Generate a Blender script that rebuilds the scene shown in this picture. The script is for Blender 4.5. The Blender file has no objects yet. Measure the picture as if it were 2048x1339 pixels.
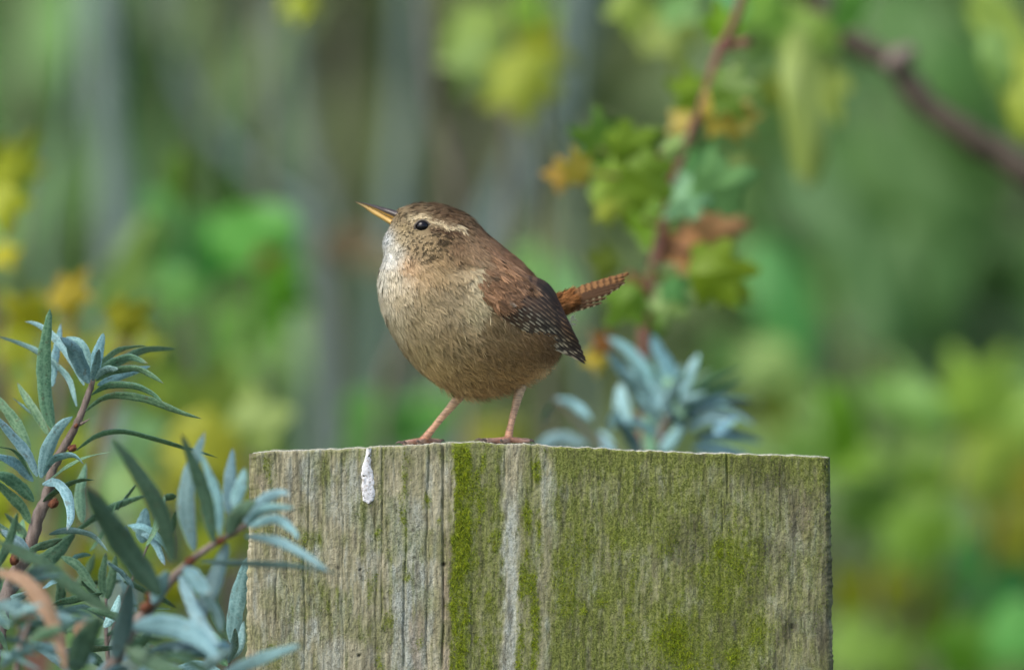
import bpy, math, random
import numpy as np
from mathutils import Vector, Matrix

random.seed(7)
RNG = np.random.default_rng(11)
SC = bpy.context.scene
COL = SC.collection

# ------------------------------------------------------------------ camera
D = 4.0                 # metres from lens to the plane through the bird
S = 0.00016             # metres per photograph pixel in that plane
CAMZ = 1.008
PITCH = math.atan(0.0289 / D)
cam_d = bpy.data.cameras.new('camera')
cam = bpy.data.objects.new('camera', cam_d); COL.objects.link(cam)
cam.location = (0, -D, CAMZ)
cam.rotation_euler = (math.pi / 2 + PITCH, 0, 0)
cam_d.sensor_width = 36.0
cam_d.lens = 36.0 * D / (2048 * S)
cam_d.clip_start = 0.2
cam_d.clip_end = 500
cam_d.dof.use_dof = True
cam_d.dof.focus_distance = D - 0.021
cam_d.dof.aperture_fstop = 6.0
SC.camera = cam

# ------------------------------------------------------------------ sky, sun, exposure
SUN_EL, SUN_AZ = math.radians(50), math.radians(230)   # azimuth clockwise from +Y: behind the lens, to its left
world = bpy.data.worlds.new('World'); SC.world = world
world.use_nodes = True
wn = world.node_tree.nodes; wl = world.node_tree.links
sky = wn.new('ShaderNodeTexSky'); sky.sky_type = 'NISHITA'
sky.sun_disc = False
sky.sun_elevation = SUN_EL
sky.sun_rotation = SUN_AZ
sky.air_density = 1.0; sky.dust_density = 3.0; sky.ozone_density = 1.0
wn['Background'].inputs['Strength'].default_value = 0.14
wl.new(sky.outputs[0], wn['Background'].inputs['Color'])
sun_d = bpy.data.lights.new('sun', 'SUN'); sun = bpy.data.objects.new('sun', sun_d); COL.objects.link(sun)
sun_d.energy = 1.5; sun_d.angle = math.radians(40); sun_d.color = (1.0, 0.965, 0.905)
sv = Vector((math.sin(SUN_AZ) * math.cos(SUN_EL), math.cos(SUN_AZ) * math.cos(SUN_EL), math.sin(SUN_EL)))
sun.rotation_euler = sv.to_track_quat('Z', 'Y').to_euler()
sun.location = (0, 0, 6)
vs = SC.view_settings
vs.view_transform = 'Standard'; vs.look = 'None'; vs.gamma = 1; vs.use_curve_mapping = False
vs.exposure = 0.74
SC.cycles.use_denoising = True
SC.cycles.max_bounces = 6
SC.cycles.transparent_max_bounces = 4

# ------------------------------------------------------------------ coordinates
FW = np.array([0, math.cos(PITCH), math.sin(PITCH)])
UP = np.array([0, -math.sin(PITCH), math.cos(PITCH)])
RT = np.array([1.0, 0, 0])
CP = np.array([0, -D, CAMZ])
K = S / D
def P(x, y, d=0.0):
    """World point(s) at depth d metres beyond the bird's plane, for photograph coordinates x, y."""
    x = np.asarray(x, float); y = np.asarray(y, float); d = np.asarray(d, float)
    x, y, d = np.broadcast_arrays(x, y, d)
    t = (D + d)[..., None]
    return CP + t * (FW + ((x - 1024) * K)[..., None] * RT - ((y - 669.5) * K)[..., None] * UP)
def PB(p):
    """bird space (px, px, depth px) -> world"""
    p = np.asarray(p, float)
    return P(p[..., 0], p[..., 1], p[..., 2] * S)
def lin(c):
    c = np.asarray(c, float) / 255.0
    return np.where(c <= 0.04045, c / 12.92, ((c + 0.055) / 1.055) ** 2.4)

# ------------------------------------------------------------------ numpy noise
_perm = np.random.default_rng(3).random(65536).astype(np.float64)
def _h(ix, iy, iz):
    return _perm[((ix * 73856093) ^ (iy * 19349663) ^ (iz * 83492791)) & 65535]
def noise(x, y, z=0.0):
    x, y, z = np.broadcast_arrays(np.asarray(x, float), np.asarray(y, float), np.asarray(z, float))
    ix = np.floor(x).astype(np.int64); iy = np.floor(y).astype(np.int64); iz = np.floor(z).astype(np.int64)
    fx, fy, fz = x - ix, y - iy, z - iz
    fx = fx * fx * (3 - 2 * fx); fy = fy * fy * (3 - 2 * fy); fz = fz * fz * (3 - 2 * fz)
    r = 0
    for a in (0, 1):
        for b in (0, 1):
            for c in (0, 1):
                w = (fx if a else 1 - fx) * (fy if b else 1 - fy) * (fz if c else 1 - fz)
                r = r + w * _h(ix + a, iy + b, iz + c)
    return r            # 0..1
def fbm(x, y, z=0.0, o=4):
    r = 0; a = 0.5; t = 0
    for i in range(o):
        r = r + a * noise(x * 2 ** i + 17.3 * i, y * 2 ** i + 5.1 * i, np.asarray(z) * 2 ** i); t += a; a *= 0.5
    return r / t
def sstep(a, b, x):
    t = np.clip((x - a) / (b - a), 0, 1); return t * t * (3 - 2 * t)

# ------------------------------------------------------------------ object helpers
def mesh_obj(name, verts, faces, mats, parent=None, smooth=True, mat_idx=None, colors=None, normals=None, kind=None, attrs=None):
    me = bpy.data.meshes.new(name)
    verts = np.asarray(verts, float)
    me.from_pydata(verts.tolist() if not isinstance(faces, np.ndarray) else verts, [], faces if not isinstance(faces, np.ndarray) else faces.tolist())
    for m in (mats if isinstance(mats, (list, tuple)) else [mats]): me.materials.append(m)
    n = len(me.polygons)
    me.polygons.foreach_set('use_smooth', np.full(n, smooth))
    if mat_idx is not None: me.polygons.foreach_set('material_index', np.asarray(mat_idx, np.int32))
    if colors is not None:
        a = me.color_attributes.new('tint', 'FLOAT_COLOR', 'POINT')
        c = np.ones((len(verts), 4)); c[:, :3] = colors
        a.data.foreach_set('color', c.ravel())
    if attrs:
        for k, v in attrs.items():
            a = me.attributes.new(k, 'FLOAT', 'POINT'); a.data.foreach_set('value', np.asarray(v, np.float32).ravel())
    me.update()
    if normals is not None:
        me.normals_split_custom_set_from_vertices(np.asarray(normals, float).tolist())
    o = bpy.data.objects.new(name, me); COL.objects.link(o)
    if parent is not None: o.parent = parent; o.matrix_parent_inverse = parent.matrix_world.inverted()
    if kind: o['kind'] = kind
    return o
def thing(name, label, cat, loc=(0, 0, 0), group=None):
    o = bpy.data.objects.new(name, None); COL.objects.link(o)
    o.location = loc; o.empty_display_size = 0.02
    o['label'] = label; o['category'] = cat
    if group: o['group'] = group
    o.matrix_world = Matrix.Translation(loc)
    return o
def place(name, me, mat, parent, color=None):
    """an object that shares mesh data, set by a world matrix, under a parent Empty that has no rotation"""
    o = bpy.data.objects.new(name, me); COL.objects.link(o)
    o.parent = parent
    o.matrix_parent_inverse = parent.matrix_world.inverted()
    o.matrix_basis = mat
    if color is not None: o.color = (*color, 1)
    return o
def spline(pts, n):
    """Catmull-Rom through pts (k, dim), n samples"""
    p = np.asarray(pts, float); k = len(p)
    if k == 2: p = np.vstack([p[0], (p[0] + p[1]) / 2, p[1]]); k = 3
    q = np.vstack([2 * p[0] - p[1], p, 2 * p[-1] - p[-2]])
    L = np.concatenate([[0], np.cumsum(np.linalg.norm(np.diff(p, axis=0), axis=1) + 1e-9)])
    t = np.interp(np.linspace(0, L[-1], n), L, np.arange(k))
    i = np.clip(np.floor(t).astype(int), 0, k - 2); f = (t - i)[:, None]
    a, b, c, d = q[i], q[i + 1], q[i + 2], q[i + 3]
    return 0.5 * (2 * b + (c - a) * f + (2 * a - 5 * b + 4 * c - d) * f ** 2 + (3 * b - a - 3 * c + d) * f ** 3)
def unit(v):
    v = np.asarray(v, float); return v / (np.linalg.norm(v, axis=-1, keepdims=True) + 1e-12)
def grid_faces(nu, nv, off=0, wrap=False):
    a = np.arange(nu - 1)[:, None]; b = np.arange(nv if wrap else nv - 1)[None, :]
    b2 = (b + 1) % nv
    f = np.stack([a * nv + b, a * nv + b2, (a + 1) * nv + b2, (a + 1) * nv + b], -1).reshape(-1, 4)
    return f + off
def tube_geo(pts, radii, seg=10, bump=0.0, seed=0, cap=True):
    """world-space tube along pts"""
    pts = np.asarray(pts, float); n = len(pts); radii = np.broadcast_to(np.asarray(radii, float), (n,))
    T = unit(np.gradient(pts, axis=0))
    ref = np.array([0.13, -1, 0.21]) if abs(T[:, 1]).mean() < 0.8 else np.array([1.0, 0, 0.1])
    A = unit(np.cross(T, ref)); B = np.cross(T, A)
    th = np.linspace(0, 2 * math.pi, seg, endpoint=False)
    r = radii[:, None] * np.ones(seg)
    if bump: r = r * (1 + bump * (2 * noise(np.arange(n)[:, None] * 0.9 + seed * 9.1, np.cos(th)[None] * 1.3 + 5, np.sin(th)[None] * 1.3 + seed) - 1))
    V = pts[:, None] + r[..., None] * (np.cos(th)[None, :, None] * A[:, None] + np.sin(th)[None, :, None] * B[:, None])
    V = V.reshape(-1, 3); F = grid_faces(n, seg, wrap=True).tolist()
    if cap:
        F.append(list(range(seg))[::-1]); F.append([(n - 1) * seg + i for i in range(seg)])
    return V, F
def ellipsoid_geo(c, ax, nu=8, nv=10):
    """ax: 3 axis vectors (rows)"""
    V = []; 
    for i in range(nu + 1):
        ph = math.pi * i / nu
        for j in range(nv):
            th = 2 * math.pi * j / nv
            V.append(np.asarray(c) + math.cos(ph) * ax[0] + math.sin(ph) * (math.cos(th) * ax[1] + math.sin(th) * ax[2]))
    return np.array(V), grid_faces(nu + 1, nv, wrap=True).tolist()

# ------------------------------------------------------------------ material helpers
def mat(name):
    m = bpy.data.materials.new(name); m.use_nodes = True
    nt = m.node_tree; b = nt.nodes['Principled BSDF']
    return m, nt, b
def N(nt, typ, **kw):
    n = nt.nodes.new(typ)
    for k, v in kw.items(): setattr(n, k, v)
    return n
def mix(nt, fac, a, b, blend='MIX'):
    n = nt.nodes.new('ShaderNodeMix'); n.data_type = 'RGBA'; n.blend_type = blend
    for s, v in (('Factor', fac), ('A', a), ('B', b)):
        sock = [i for i in n.inputs if i.name == s and (i.type == 'VALUE' if s == 'Factor' else i.type == 'RGBA')][0]
        if isinstance(v, (int, float)): sock.default_value = v
        elif isinstance(v, (tuple, list, np.ndarray)): sock.default_value = (*[float(c) for c in v[:3]], 1)
        else: nt.links.new(v, sock)
    return [o for o in n.outputs if o.type == 'RGBA'][0]
def mth(nt, op, a, b=0.0, clamp=False):
    n = nt.nodes.new('ShaderNodeMath'); n.operation = op; n.use_clamp = clamp
    for i, v in enumerate((a, b)):
        if isinstance(v, (int, float)): n.inputs[i].default_value = v
        else: nt.links.new(v, n.inputs[i])
    return n.outputs[0]
def tex(nt, scale, detail=4, vec=None, rough=0.55, kind='noise', stretch=None, coord='Object'):
    n = nt.nodes.new('ShaderNodeTexNoise' if kind == 'noise' else 'ShaderNodeTexVoronoi')
    n.inputs['Scale'].default_value = scale
    if kind == 'noise': n.inputs['Detail'].default_value = detail; n.inputs['Roughness'].default_value = rough
    tc = nt.nodes.new('ShaderNodeTexCoord'); src = tc.outputs[coord]
    if stretch:
        mp = nt.nodes.new('ShaderNodeMapping'); mp.inputs['Scale'].default_value = stretch
        nt.links.new(src, mp.inputs['Vector']); src = mp.outputs[0]
    nt.links.new(src, n.inputs['Vector'])
    return n.outputs['Fac'] if kind == 'noise' else n.outputs['Distance']
def ramp(nt, fac, a, b):
    n = nt.nodes.new('ShaderNodeMapRange'); n.interpolation_type = 'SMOOTHSTEP'
    nt.links.new(fac, n.inputs['Value']); n.inputs['From Min'].default_value = a; n.inputs['From Max'].default_value = b
    return n.outputs[0]
def attr(nt, name):
    n = nt.nodes.new('ShaderNodeAttribute'); n.attribute_name = name; return n
def bump(nt, b, h, strength, dist):
    n = nt.nodes.new('ShaderNodeBump'); n.inputs['Strength'].default_value = strength; n.inputs['Distance'].default_value = dist
    nt.links.new(h, n.inputs['Height']); nt.links.new(n.outputs[0], b.inputs['Normal'])
def tinted(name, rough=0.7, spec=0.25, jitter=0.0, scale=900, transl=0.0, obj_color=False, bump_s=0.0):
    """material whose colour is the mesh's own tint attribute (or the object's colour), broken up by noise"""
    m, nt, b = mat(name)
    if obj_color: c = N(nt, 'ShaderNodeObjectInfo').outputs['Color']
    else: c = attr(nt, 'tint').outputs['Color']
    if jitter:
        f = tex(nt, scale, 5)
        f = mth(nt, 'ADD', mth(nt, 'MULTIPLY', f, 2 * jitter), 1 - jitter)
        mul = nt.nodes.new('ShaderNodeVectorMath'); mul.operation = 'SCALE'
        nt.links.new(c, mul.inputs[0]); nt.links.new(f, mul.inputs['Scale']); c = mul.outputs[0]
    nt.links.new(c, b.inputs['Base Color'])
    b.inputs['Roughness'].default_value = rough; b.inputs['Specular IOR Level'].default_value = spec
    if transl:
        tr = N(nt, 'ShaderNodeBsdfTranslucent'); nt.links.new(c, tr.inputs['Color'])
        mx = N(nt, 'ShaderNodeMixShader'); mx.inputs[0].default_value = transl
        nt.links.new(b.outputs[0], mx.inputs[1]); nt.links.new(tr.outputs[0], mx.inputs[2])
        nt.links.new(mx.outputs[0], nt.nodes['Material Output'].inputs['Surface'])
    if bump_s: bump(nt, b, tex(nt, scale, 4), bump_s, 0.001)
    return m

# ------------------------------------------------------------------ ground
def build_ground():
    m, nt, b = mat('grassy_ground')
    n1 = tex(nt, 3, 6); n2 = tex(nt, 40, 4)
    c = mix(nt, ramp(nt, n1, 0.35, 0.65), (0.035, 0.06, 0.02), (0.07, 0.075, 0.03))
    c = mix(nt, ramp(nt, n2, 0.5, 0.75), c, (0.05, 0.04, 0.025))
    nt.links.new(c, b.inputs['Base Color']); b.inputs['Roughness'].default_value = 0.95
    bump(nt, b, n2, 0.6, 0.03)
    nx = 90; ny = 110
    X = np.linspace(-1, 1, nx); X = np.sign(X) * (np.abs(X) ** 2.2) * 120
    Y = np.concatenate([np.linspace(-60, -6, 20), np.linspace(-5.5, 9, 70), np.linspace(10, 200, 20)])
    gx, gy = np.meshgrid(X, Y, indexing='ij')
    z = 0.05 * (fbm(gx * 1.3, gy * 1.3) - 0.5) + 3.2 * sstep(3.6, 8.0, gy) + 0.4 * (fbm(gx * 0.3 + 9, gy * 0.3) - .5) * sstep(3, 8, gy)
    z = np.where((np.abs(gx) < 0.4) & (np.abs(gy) < 0.4), np.minimum(z, 0.0), z)
    V = np.stack([gx, gy, z], -1).reshape(-1, 3)
    o = mesh_obj('ground', V, grid_faces(nx, ny)[:, ::-1], m); o['kind'] = 'structure'
build_ground()

# ------------------------------------------------------------------ timber post
POST_D0, POST_D1 = -0.030, 0.115
TOP_X = [480, 500, 520, 600, 700, 770, 800, 830, 880, 930, 1000, 1060, 1100, 1200, 1300, 1400, 1500, 1659, 1690]
TOP_Y = [908, 906, 903, 901, 897, 893, 891, 889, 887, 884, 887, 888, 892, 897, 902, 906, 908, 914, 915]
def post_top_z(x):
    return P(x, np.interp(x, TOP_X, TOP_Y), POST_D0)[..., 2]
CRACKS = [  # x, y0, y1, half width px, depth px
    (859, 880, 985, 1.6, 6), (854, 985, 1340, 1.3, 4), (886, 880, 1340, 1.8, 8), (807, 1160, 1340, 1.6, 6), (811, 1030, 1160, 1.2, 4),
    (618, 900, 1090, 1.3, 4), (609, 1090, 1340, 1.5, 5), (686, 890, 1340, 1.0, 3), (763, 890, 1250, 1.2, 4), (752, 1010, 1340, 1.0, 3),
    (1456, 890, 1000, 1.7, 7), (1445, 1000, 1080, 1.2, 3), (553, 905, 1240, 1.0, 2.5), (1010, 900, 960, 1.2, 3), (943, 1160, 1340, 1.0, 2.5),
    (1065, 880, 985, 1.0, 3), (1335, 900, 960, 1.1, 3), (1560, 930, 1060, 1.0, 3), (790, 890, 960, 1.0, 2.5), (1280, 1180, 1340, 1.0, 2)]
def post_masks(x, y):
    """moss, algae, lichen, dark: where each grows on the front face (photograph coordinates)"""
    wx = x + 12 * (fbm(x / 60, y / 90, 3) - .5) * 2 + 16 * (fbm(x / 7, y / 22, 8) - .5)
    strk = fbm(x / 9, y / 120, 1.7)                      # vertical streaks
    blot = fbm(x / 55, y / 70, 4.4)
    fine = fbm(x / 7, y / 14, 9.1)
    band = lambda a, b, s=8: sstep(a - s, a + s, wx) * (1 - sstep(b - s, b + s, wx))
    alg = 0.42 * sstep(.40, .62, fbm(x / 45, y / 60, 51)) * (x < 905) + 0.85 * band(905, 1008) + 0.65 * band(1042, 1085, 10) + 0.80 * sstep(1080, 1120, wx) * (0.9 + 0.4 * sstep(.34, .58, blot))
    alg = alg * (1 - 0.35 * sstep(1500, 1560, wx) * sstep(940, 1000, y)) 
    alg = alg + 0.42 * sstep(0.52, 0.64, strk) * band(560, 900, 20) * sstep(.42, .56, fbm(x / 40, y / 80, 6.6))
    alg = alg * (0.30 + .75 * fine + .75 * (fbm(x / 6, y / 45, 61) - .1))
    alg = np.where(y < 960, alg + 0.35 * band(1090, 1650) * (1 - sstep(900, 970, y)), alg)
    moss = 0.95 * band(908, 938, 6) * (0.4 + sstep(.3, .55, fbm(x / 18, y / 40, 2.2))) * (1 - 0.4 * sstep(1080, 1200, y))
    moss = moss + 0.6 * band(938, 1000, 10) * sstep(.5, .66, fbm(x / 14, y / 40, 7.7))
    moss = moss + 0.75 * band(1040, 1082, 8) * sstep(.42, .58, fbm(x / 12, y / 45, 5.2))
    moss = moss + 0.5 * sstep(1090, 1130, wx) * sstep(.45, .68, fbm(x / 30, y / 60, 12.2)) * sstep(980, 1150, y) * (1 - sstep(1420, 1530, x))
    for cx, cy, rx, ry, a in ((535, 940, 9, 28, .7), (612, 1080, 9, 14, .9), (812, 955, 7, 60, .7), (806, 1040, 6, 30, .6), (754, 1065, 7, 20, .6), (808, 1155, 7, 9, .9),
                              (745, 1175, 8, 30, .5), (772, 1240, 8, 14, .6), (853, 1000, 5, 14, .7), (756, 1330, 7, 25, .7), (846, 1285, 5, 12, .5), (878, 1040, 5, 8, .6),
                              (1470, 1130, 45, 60, .5), (908, 1215, 9, 14, .7), (1340, 1290, 60, 50, .5), (1166, 1220, 8, 16, .8), (520, 1060, 22, 12, .4), (545, 1310, 14, 30, .4),
                              (1520, 1260, 30, 30, .5), (1470, 1310, 25, 20, .6)):
        r = ((wx - cx) / rx) ** 2 + ((y - cy) / ry) ** 2
        moss = moss + a * np.exp(-r) * (0.6 + 0.8 * fine)
    moss = np.clip(moss * (0.55 + 0.9 * fine), 0, 1)
    lic = 0.6 * sstep(.50, .70, fbm(x / 16, y / 110, 15.5)) * (1 - sstep(880, 920, x) * 0.25)
    lic = lic + 0.75 * band(1010, 1040, 10) * sstep(950, 1030, y) + 0.7 * band(600, 640, 8) * sstep(.35, .6, fbm(x / 20, y / 60, 21)) + 0.6 * band(780, 845, 9) * sstep(980, 1020, y)
    lic = lic + 0.7 * np.exp(-(((x - 1135) / 28) ** 2 + ((y - 1300) / 60) ** 2)) + .8 * np.exp(-(((x - 1475) / 20) ** 2 + ((y - 1245) / 16) ** 2)) + .5 * np.exp(-(((x - 1530) / 25) ** 2 + ((y - 1090) / 60) ** 2))
    lic = lic + 0.5 * sstep(.54, .67, fbm(x / 18, y / 50, 31)) * sstep(1060, 1100, x) + 0.6 * np.exp(-(((x - 550) / 16) ** 2 + ((y - 1165) / 22) ** 2))
    lic = np.clip(lic * (0.5 + fine), 0, 1) * (1 - 0.85 * moss)
    drk = 0.9 * np.exp(-(((x - 1655) / 14) ** 2 + ((y - 1150) / 75) ** 2)) + 0.7 * np.exp(-(((x - 1640) / 18) ** 2 + ((y - 1280) / 40) ** 2))
    drk = drk + 0.45 * sstep(.50, .66, fbm(x / 30, y / 50, 41)) * sstep(1250, 1330, x) + 0.4 * sstep(.56, .7, strk) * sstep(1480, 1500, x)
    drk = drk + 0.5 * sstep(.58, .7, fbm(x / 10, y / 60, 47)) + 0.5 * np.exp(-(((x - 1560) / 40) ** 2 + ((y - 990) / 40) ** 2)) * fine
    for cx, cy, r in ((888, 1128, 4.5), (720, 1139, 2.2), (718, 1310, 3.5), (826, 1059, 4), (828, 1113, 3), (676, 1134, 4), (768, 1195, 3), (1585, 1255, 9), (1195, 955, 4)):
        drk = drk + 1.4 * np.exp(-(((x - cx) / r) ** 2 + ((y - cy) / (r * .9)) ** 2))
    pink = 0.9 * np.exp(-(((wx - 1605) / 20) ** 2 + ((y - 1030) / 65) ** 2)) * (.4 + fine) + 0.6 * band(890, 908, 5) * sstep(1030, 1090, y) + 0.6 * band(820, 850, 8) * sstep(1180, 1230, y) + 0.5 * np.exp(-(((x - 515) / 14) ** 2 + ((y - 965) / 25) ** 2))
    return moss, np.clip(alg, 0, 1), lic, np.clip(drk, 0, 1), np.clip(pink, 0, 1)
def post_relief(x, y):
    """height of the weathered surface in px, positive towards the viewer"""
    wx = x + 4 * (fbm(x / 80, y / 200, 2) - .5) * 2
    h = 7 * (fbm(wx / 70, y / 700, .4, 3) - .5) + 2.8 * (fbm(wx / 11, y / 190, 3.3, 4) - .5) + 2.4 * (fbm(wx / 4.5, y / 34, 6.1, 3) - .5) + 2.4 * (fbm(wx / 5, y / 8, 8.8, 2) - .5)
    for cx, y0, y1, hw, dp in CRACKS:
        c = cx + 2.2 * (noise(y / 42, cx) - .5) * 2
        a = sstep(y0 - 12, y0 + 6, y) * (1 - sstep(y1 - 20, y1 + 5, y)) * (0.45 + 0.9 * noise(y / 18, cx * .37))
        h = h - 1.05 * dp * a * np.exp(-((x - c) / hw) ** 2)
    for cx, cy, r, dp in ((888, 1128, 3.5, 9), (720, 1139, 2, 5), (718, 1310, 3, 6), (1585, 1255, 6, 5)):
        h = h - dp * np.exp(-(((x - cx) / r) ** 2 + ((y - cy) / r) ** 2))
    return h
def build_post():
    m, nt, b = mat('weathered_mossy_timber')
    grain = tex(nt, 900, 5, stretch=(1, 0.6, 0.09)); speck = tex(nt, 1800, 4); blot = tex(nt, 90, 4, stretch=(1, 1, .35))
    wood = mix(nt, ramp(nt, grain, .3, .7), (0.245, 0.228, 0.145), (0.49, 0.46, 0.32))
    wood = mix(nt, mth(nt, 'MULTIPLY', ramp(nt, blot, .42, .62), .55), wood, (0.25, 0.24, 0.13))
    lich = mix(nt, ramp(nt, speck, .35, .65), (0.30, 0.33, 0.27), (0.50, 0.53, 0.47))
    c = mix(nt, attr(nt, 'lichen').outputs['Fac'], wood, lich)
    c = mix(nt, attr(nt, 'pink').outputs['Fac'], c, mix(nt, ramp(nt, grain, .35, .65), (0.24, 0.19, 0.13), (0.36, 0.29, 0.22)))
    alg = mix(nt, ramp(nt, speck, .3, .7), (0.085, 0.105, 0.022), (0.235, 0.265, 0.075))
    c = mix(nt, attr(nt, 'algae').outputs['Fac'], c, alg)
    c = mix(nt, mth(nt, 'MULTIPLY', attr(nt, 'dark').outputs['Fac'], .75), c, (0.055, 0.05, 0.035))
    ms = mix(nt, ramp(nt, speck, .3, .7), (0.085, 0.12, 0.012), (0.22, 0.265, 0.03))
    c = mix(nt, attr(nt, 'moss').outputs['Fac'], c, ms)
    c = mix(nt, mth(nt, 'MULTIPLY', ramp(nt, speck, .62, .74), .5), c, (0.05, 0.045, 0.03))
    rid = tex(nt, 750, 3, stretch=(1, .6, .33)); rid2 = tex(nt, 420, 4, stretch=(1, .6, .14))
    def crackle(f, w): return mth(nt, 'SUBTRACT', 1.0, ramp(nt, mth(nt, 'ABSOLUTE', mth(nt, 'SUBTRACT', f, .5)), w * .25, w))
    patchy = ramp(nt, tex(nt, 60, 3, stretch=(1, 1, .5)), .38, .62)
    cr = mth(nt, 'MULTIPLY', mth(nt, 'MAXIMUM', mth(nt, 'MULTIPLY', crackle(rid, .030), patchy), crackle(rid2, .014)), .5)
    cr = mth(nt, 'MULTIPLY', cr, mth(nt, 'SUBTRACT', 1.0, attr(nt, 'moss').outputs['Fac']))
    c = mix(nt, cr, c, (0.045, 0.042, 0.028))
    c = mix(nt, attr(nt, 'sawn').outputs['Fac'], c, mix(nt, ramp(nt, speck, .4, .6), (0.45, 0.45, 0.36), (0.72, 0.72, 0.62)))
    nt.links.new(c, b.inputs['Base Color'])
    b.inputs['Roughness'].default_value = 0.9; b.inputs['Specular IOR Level'].default_value = 0.15
    bump(nt, b, mth(nt, 'ADD', grain, speck), 0.6, 0.0006)
    # cross-section path: left side (back to front), front, right side; then the flat top and the coarse back
    nf = 640
    xs = np.linspace(0, 1, nf)
    ys = np.concatenate([np.linspace(0, 1, 250)])            # fine rows: top edge to below the frame
    gx, gy = np.meshgrid(xs, ys, indexing='ij')
    yb = 1390.0
    topy = np.interp(500 + gx * 1159, TOP_X, TOP_Y) + 3.2 * (fbm(gx * 1159 / 16, 3.3, 0) - .5) * 2
    py = topy + gy * (yb - topy)
    f = np.clip((py - 905) / 430, 0, 1.1)
    xl = 501 - 9 * f; xr = 1659 + 7 * f
    xl = xl + 7 * (fbm(py / 40, 1.1) - .5) + 3 * (noise(py / 5, 2.1) - .5); xr = xr + 7 * (fbm(py / 35, 7.1) - .5) + 3 * (noise(py / 5, 5.1) - .5)
    px = xl + gx * (xr - xl)
    h = post_relief(px, py)
    edge = np.minimum(gx, 1 - gx) * 1159
    rnd = 11 * np.clip(1 - edge / 12, 0, 1) ** 2 + 3 * np.clip(1 - (py - topy) / 4, 0, 1) ** 2
    d = POST_D0 - (h - rnd) * S
    V = [P(px, py, d).reshape(-1, 3)]
    F = [grid_faces(nf, len(ys))[:, ::-1]]
    mo, al, li, dk, pk = post_masks(px, py)
    A = {k: [v.ravel()] for k, v in (('moss', mo), ('algae', al), ('lichen', li), ('dark', dk), ('pink', pk))}
    A['sawn'] = [np.zeros(px.size)]
    off = px.size
    nrow = len(ys)
    Vf = V[0].reshape(nf, nrow, 3)
    def add(Vn, Fn, sawn, algae=.3, dark=.1):
        nonlocal off
        Vn = Vn.reshape(-1, 3); V.append(Vn); F.append(Fn + off); off += len(Vn)
        k = len(Vn)
        for key in A: A[key].append(np.full(k, 0.0))
        A['sawn'][-1] = np.full(k, sawn); A['algae'][-1] = np.full(k, algae) ; A['dark'][-1] = np.full(k, dark)
    # below the frame, down into the soil
    low = Vf[:, -1].copy(); zs = np.linspace(low[0, 2], -0.25, 14)
    L = np.repeat(low[:, None], 14, 1); L[..., 2] = np.where(np.arange(14) == 0, L[..., 2], zs[None]); L[:, 1:, 1] = low[:, 1].mean()
    add(L, grid_faces(nf, 14)[:, ::-1], 0, .4)
    # top
    nd = 50
    t = np.linspace(0, 1, nd)
    fr = Vf[:, 0]
    T = np.repeat(fr[:, None], nd, 1)
    T[..., 1] = fr[:, None, 1] + t[None] * (POST_D1 - fr[:, None, 1])
    bumpz = (fbm(T[..., 0] * 900, T[..., 1] * 900, 3) - .5) * 0.0011
    T[..., 2] += bumpz * sstep(0, .06, t)[None] - 0.0012 * sstep(.3, 1, t)[None]
    add(T, grid_faces(nf, nd), 0.75, .15, 0.0)
    # back and sides
    def sheet(line_top, nz=20):
        z = np.linspace(0, 1, nz)[None]
        Q = np.repeat(line_top[:, None], nz, 1)
        Q[..., 2] = line_top[:, None, 2] * (1 - z) + -0.25 * z
        return Q
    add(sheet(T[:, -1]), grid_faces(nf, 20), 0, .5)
    for side, flip in ((0, False), (-1, True)):
        # column of the front face's own edge, swept back to the back corner
        col = np.concatenate([Vf[side], L[side, 1:]])
        back = col.copy(); back[:, 1] = POST_D1
        back[0] = T[side, -1]
        nq = 24; q = np.linspace(0, 1, nq)[:, None, None]
        G = col[None] * (1 - q) + back[None] * q
        ln = np.polyval(np.polyfit(col[:, 2], col[:, 0], 1), col[:, 2]); qx = np.clip(q[..., 0] * 9, 0, 1)
        G[..., 0] = col[None, :, 0] * (1 - qx) + ln[None] * qx
        G[..., 0] += (fbm(G[..., 1] * 700, G[..., 2] * 25, 5) - .5) * .0016 * np.sin(np.pi * q[..., 0])
        G[:, 0, 2] = np.interp(np.linspace(0, 1, nq), np.linspace(0, 1, nd), T[side, :, 2])
        fc = grid_faces(nq, col.shape[0])
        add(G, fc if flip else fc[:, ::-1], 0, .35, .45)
    V = np.concatenate(V); F = np.concatenate(F)
    post = mesh_obj('timber_post', V, F, m, attrs={k: np.concatenate(v) for k, v in A.items()})
    post['label'] = 'square weathered timber post streaked with green moss, the wren standing on its top'
    post['category'] = 'post'
    # moss tufts standing proud of the face
    n = 120000
    x = RNG.uniform(505, 1655, n); y = RNG.uniform(895, 1380, n)
    mo, al, li, dk, pk = post_masks(x, y)
    keep = (RNG.random(n) < mo * 0.8 + np.clip(al - .25, 0, 1) * .22) & (y > np.interp(x, TOP_X, TOP_Y) + 2)
    x, y, mo, al = x[keep], y[keep], mo[keep], al[keep]
    n = len(x)
    hh = post_relief(x, y)
    base = P(x, y, POST_D0 - hh * S + 0.0002)
    ang = RNG.normal(0, .7, n) ; L_ = RNG.uniform(3, 9, n) * S * (0.7 + .5 * mo); W = RNG.uniform(.5, .95, n) * S
    dirv = np.stack([np.sin(ang), -RNG.uniform(.35, 1.1, n), -np.cos(ang) * RNG.uniform(-.2, 1, n)], -1); dirv = unit(dirv)
    side = unit(np.cross(dirv, [0.2, -1, .3])) * W[:, None]
    tip = base + dirv * L_[:, None] + np.array([0, 0, -1]) * (L_ * .25)[:, None]
    mid = base + dirv * (L_ * .55)[:, None]
    Vm = np.stack([base - side, base + side, mid + side * .8, mid - side * .8, tip], 1).reshape(-1, 3)
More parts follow.
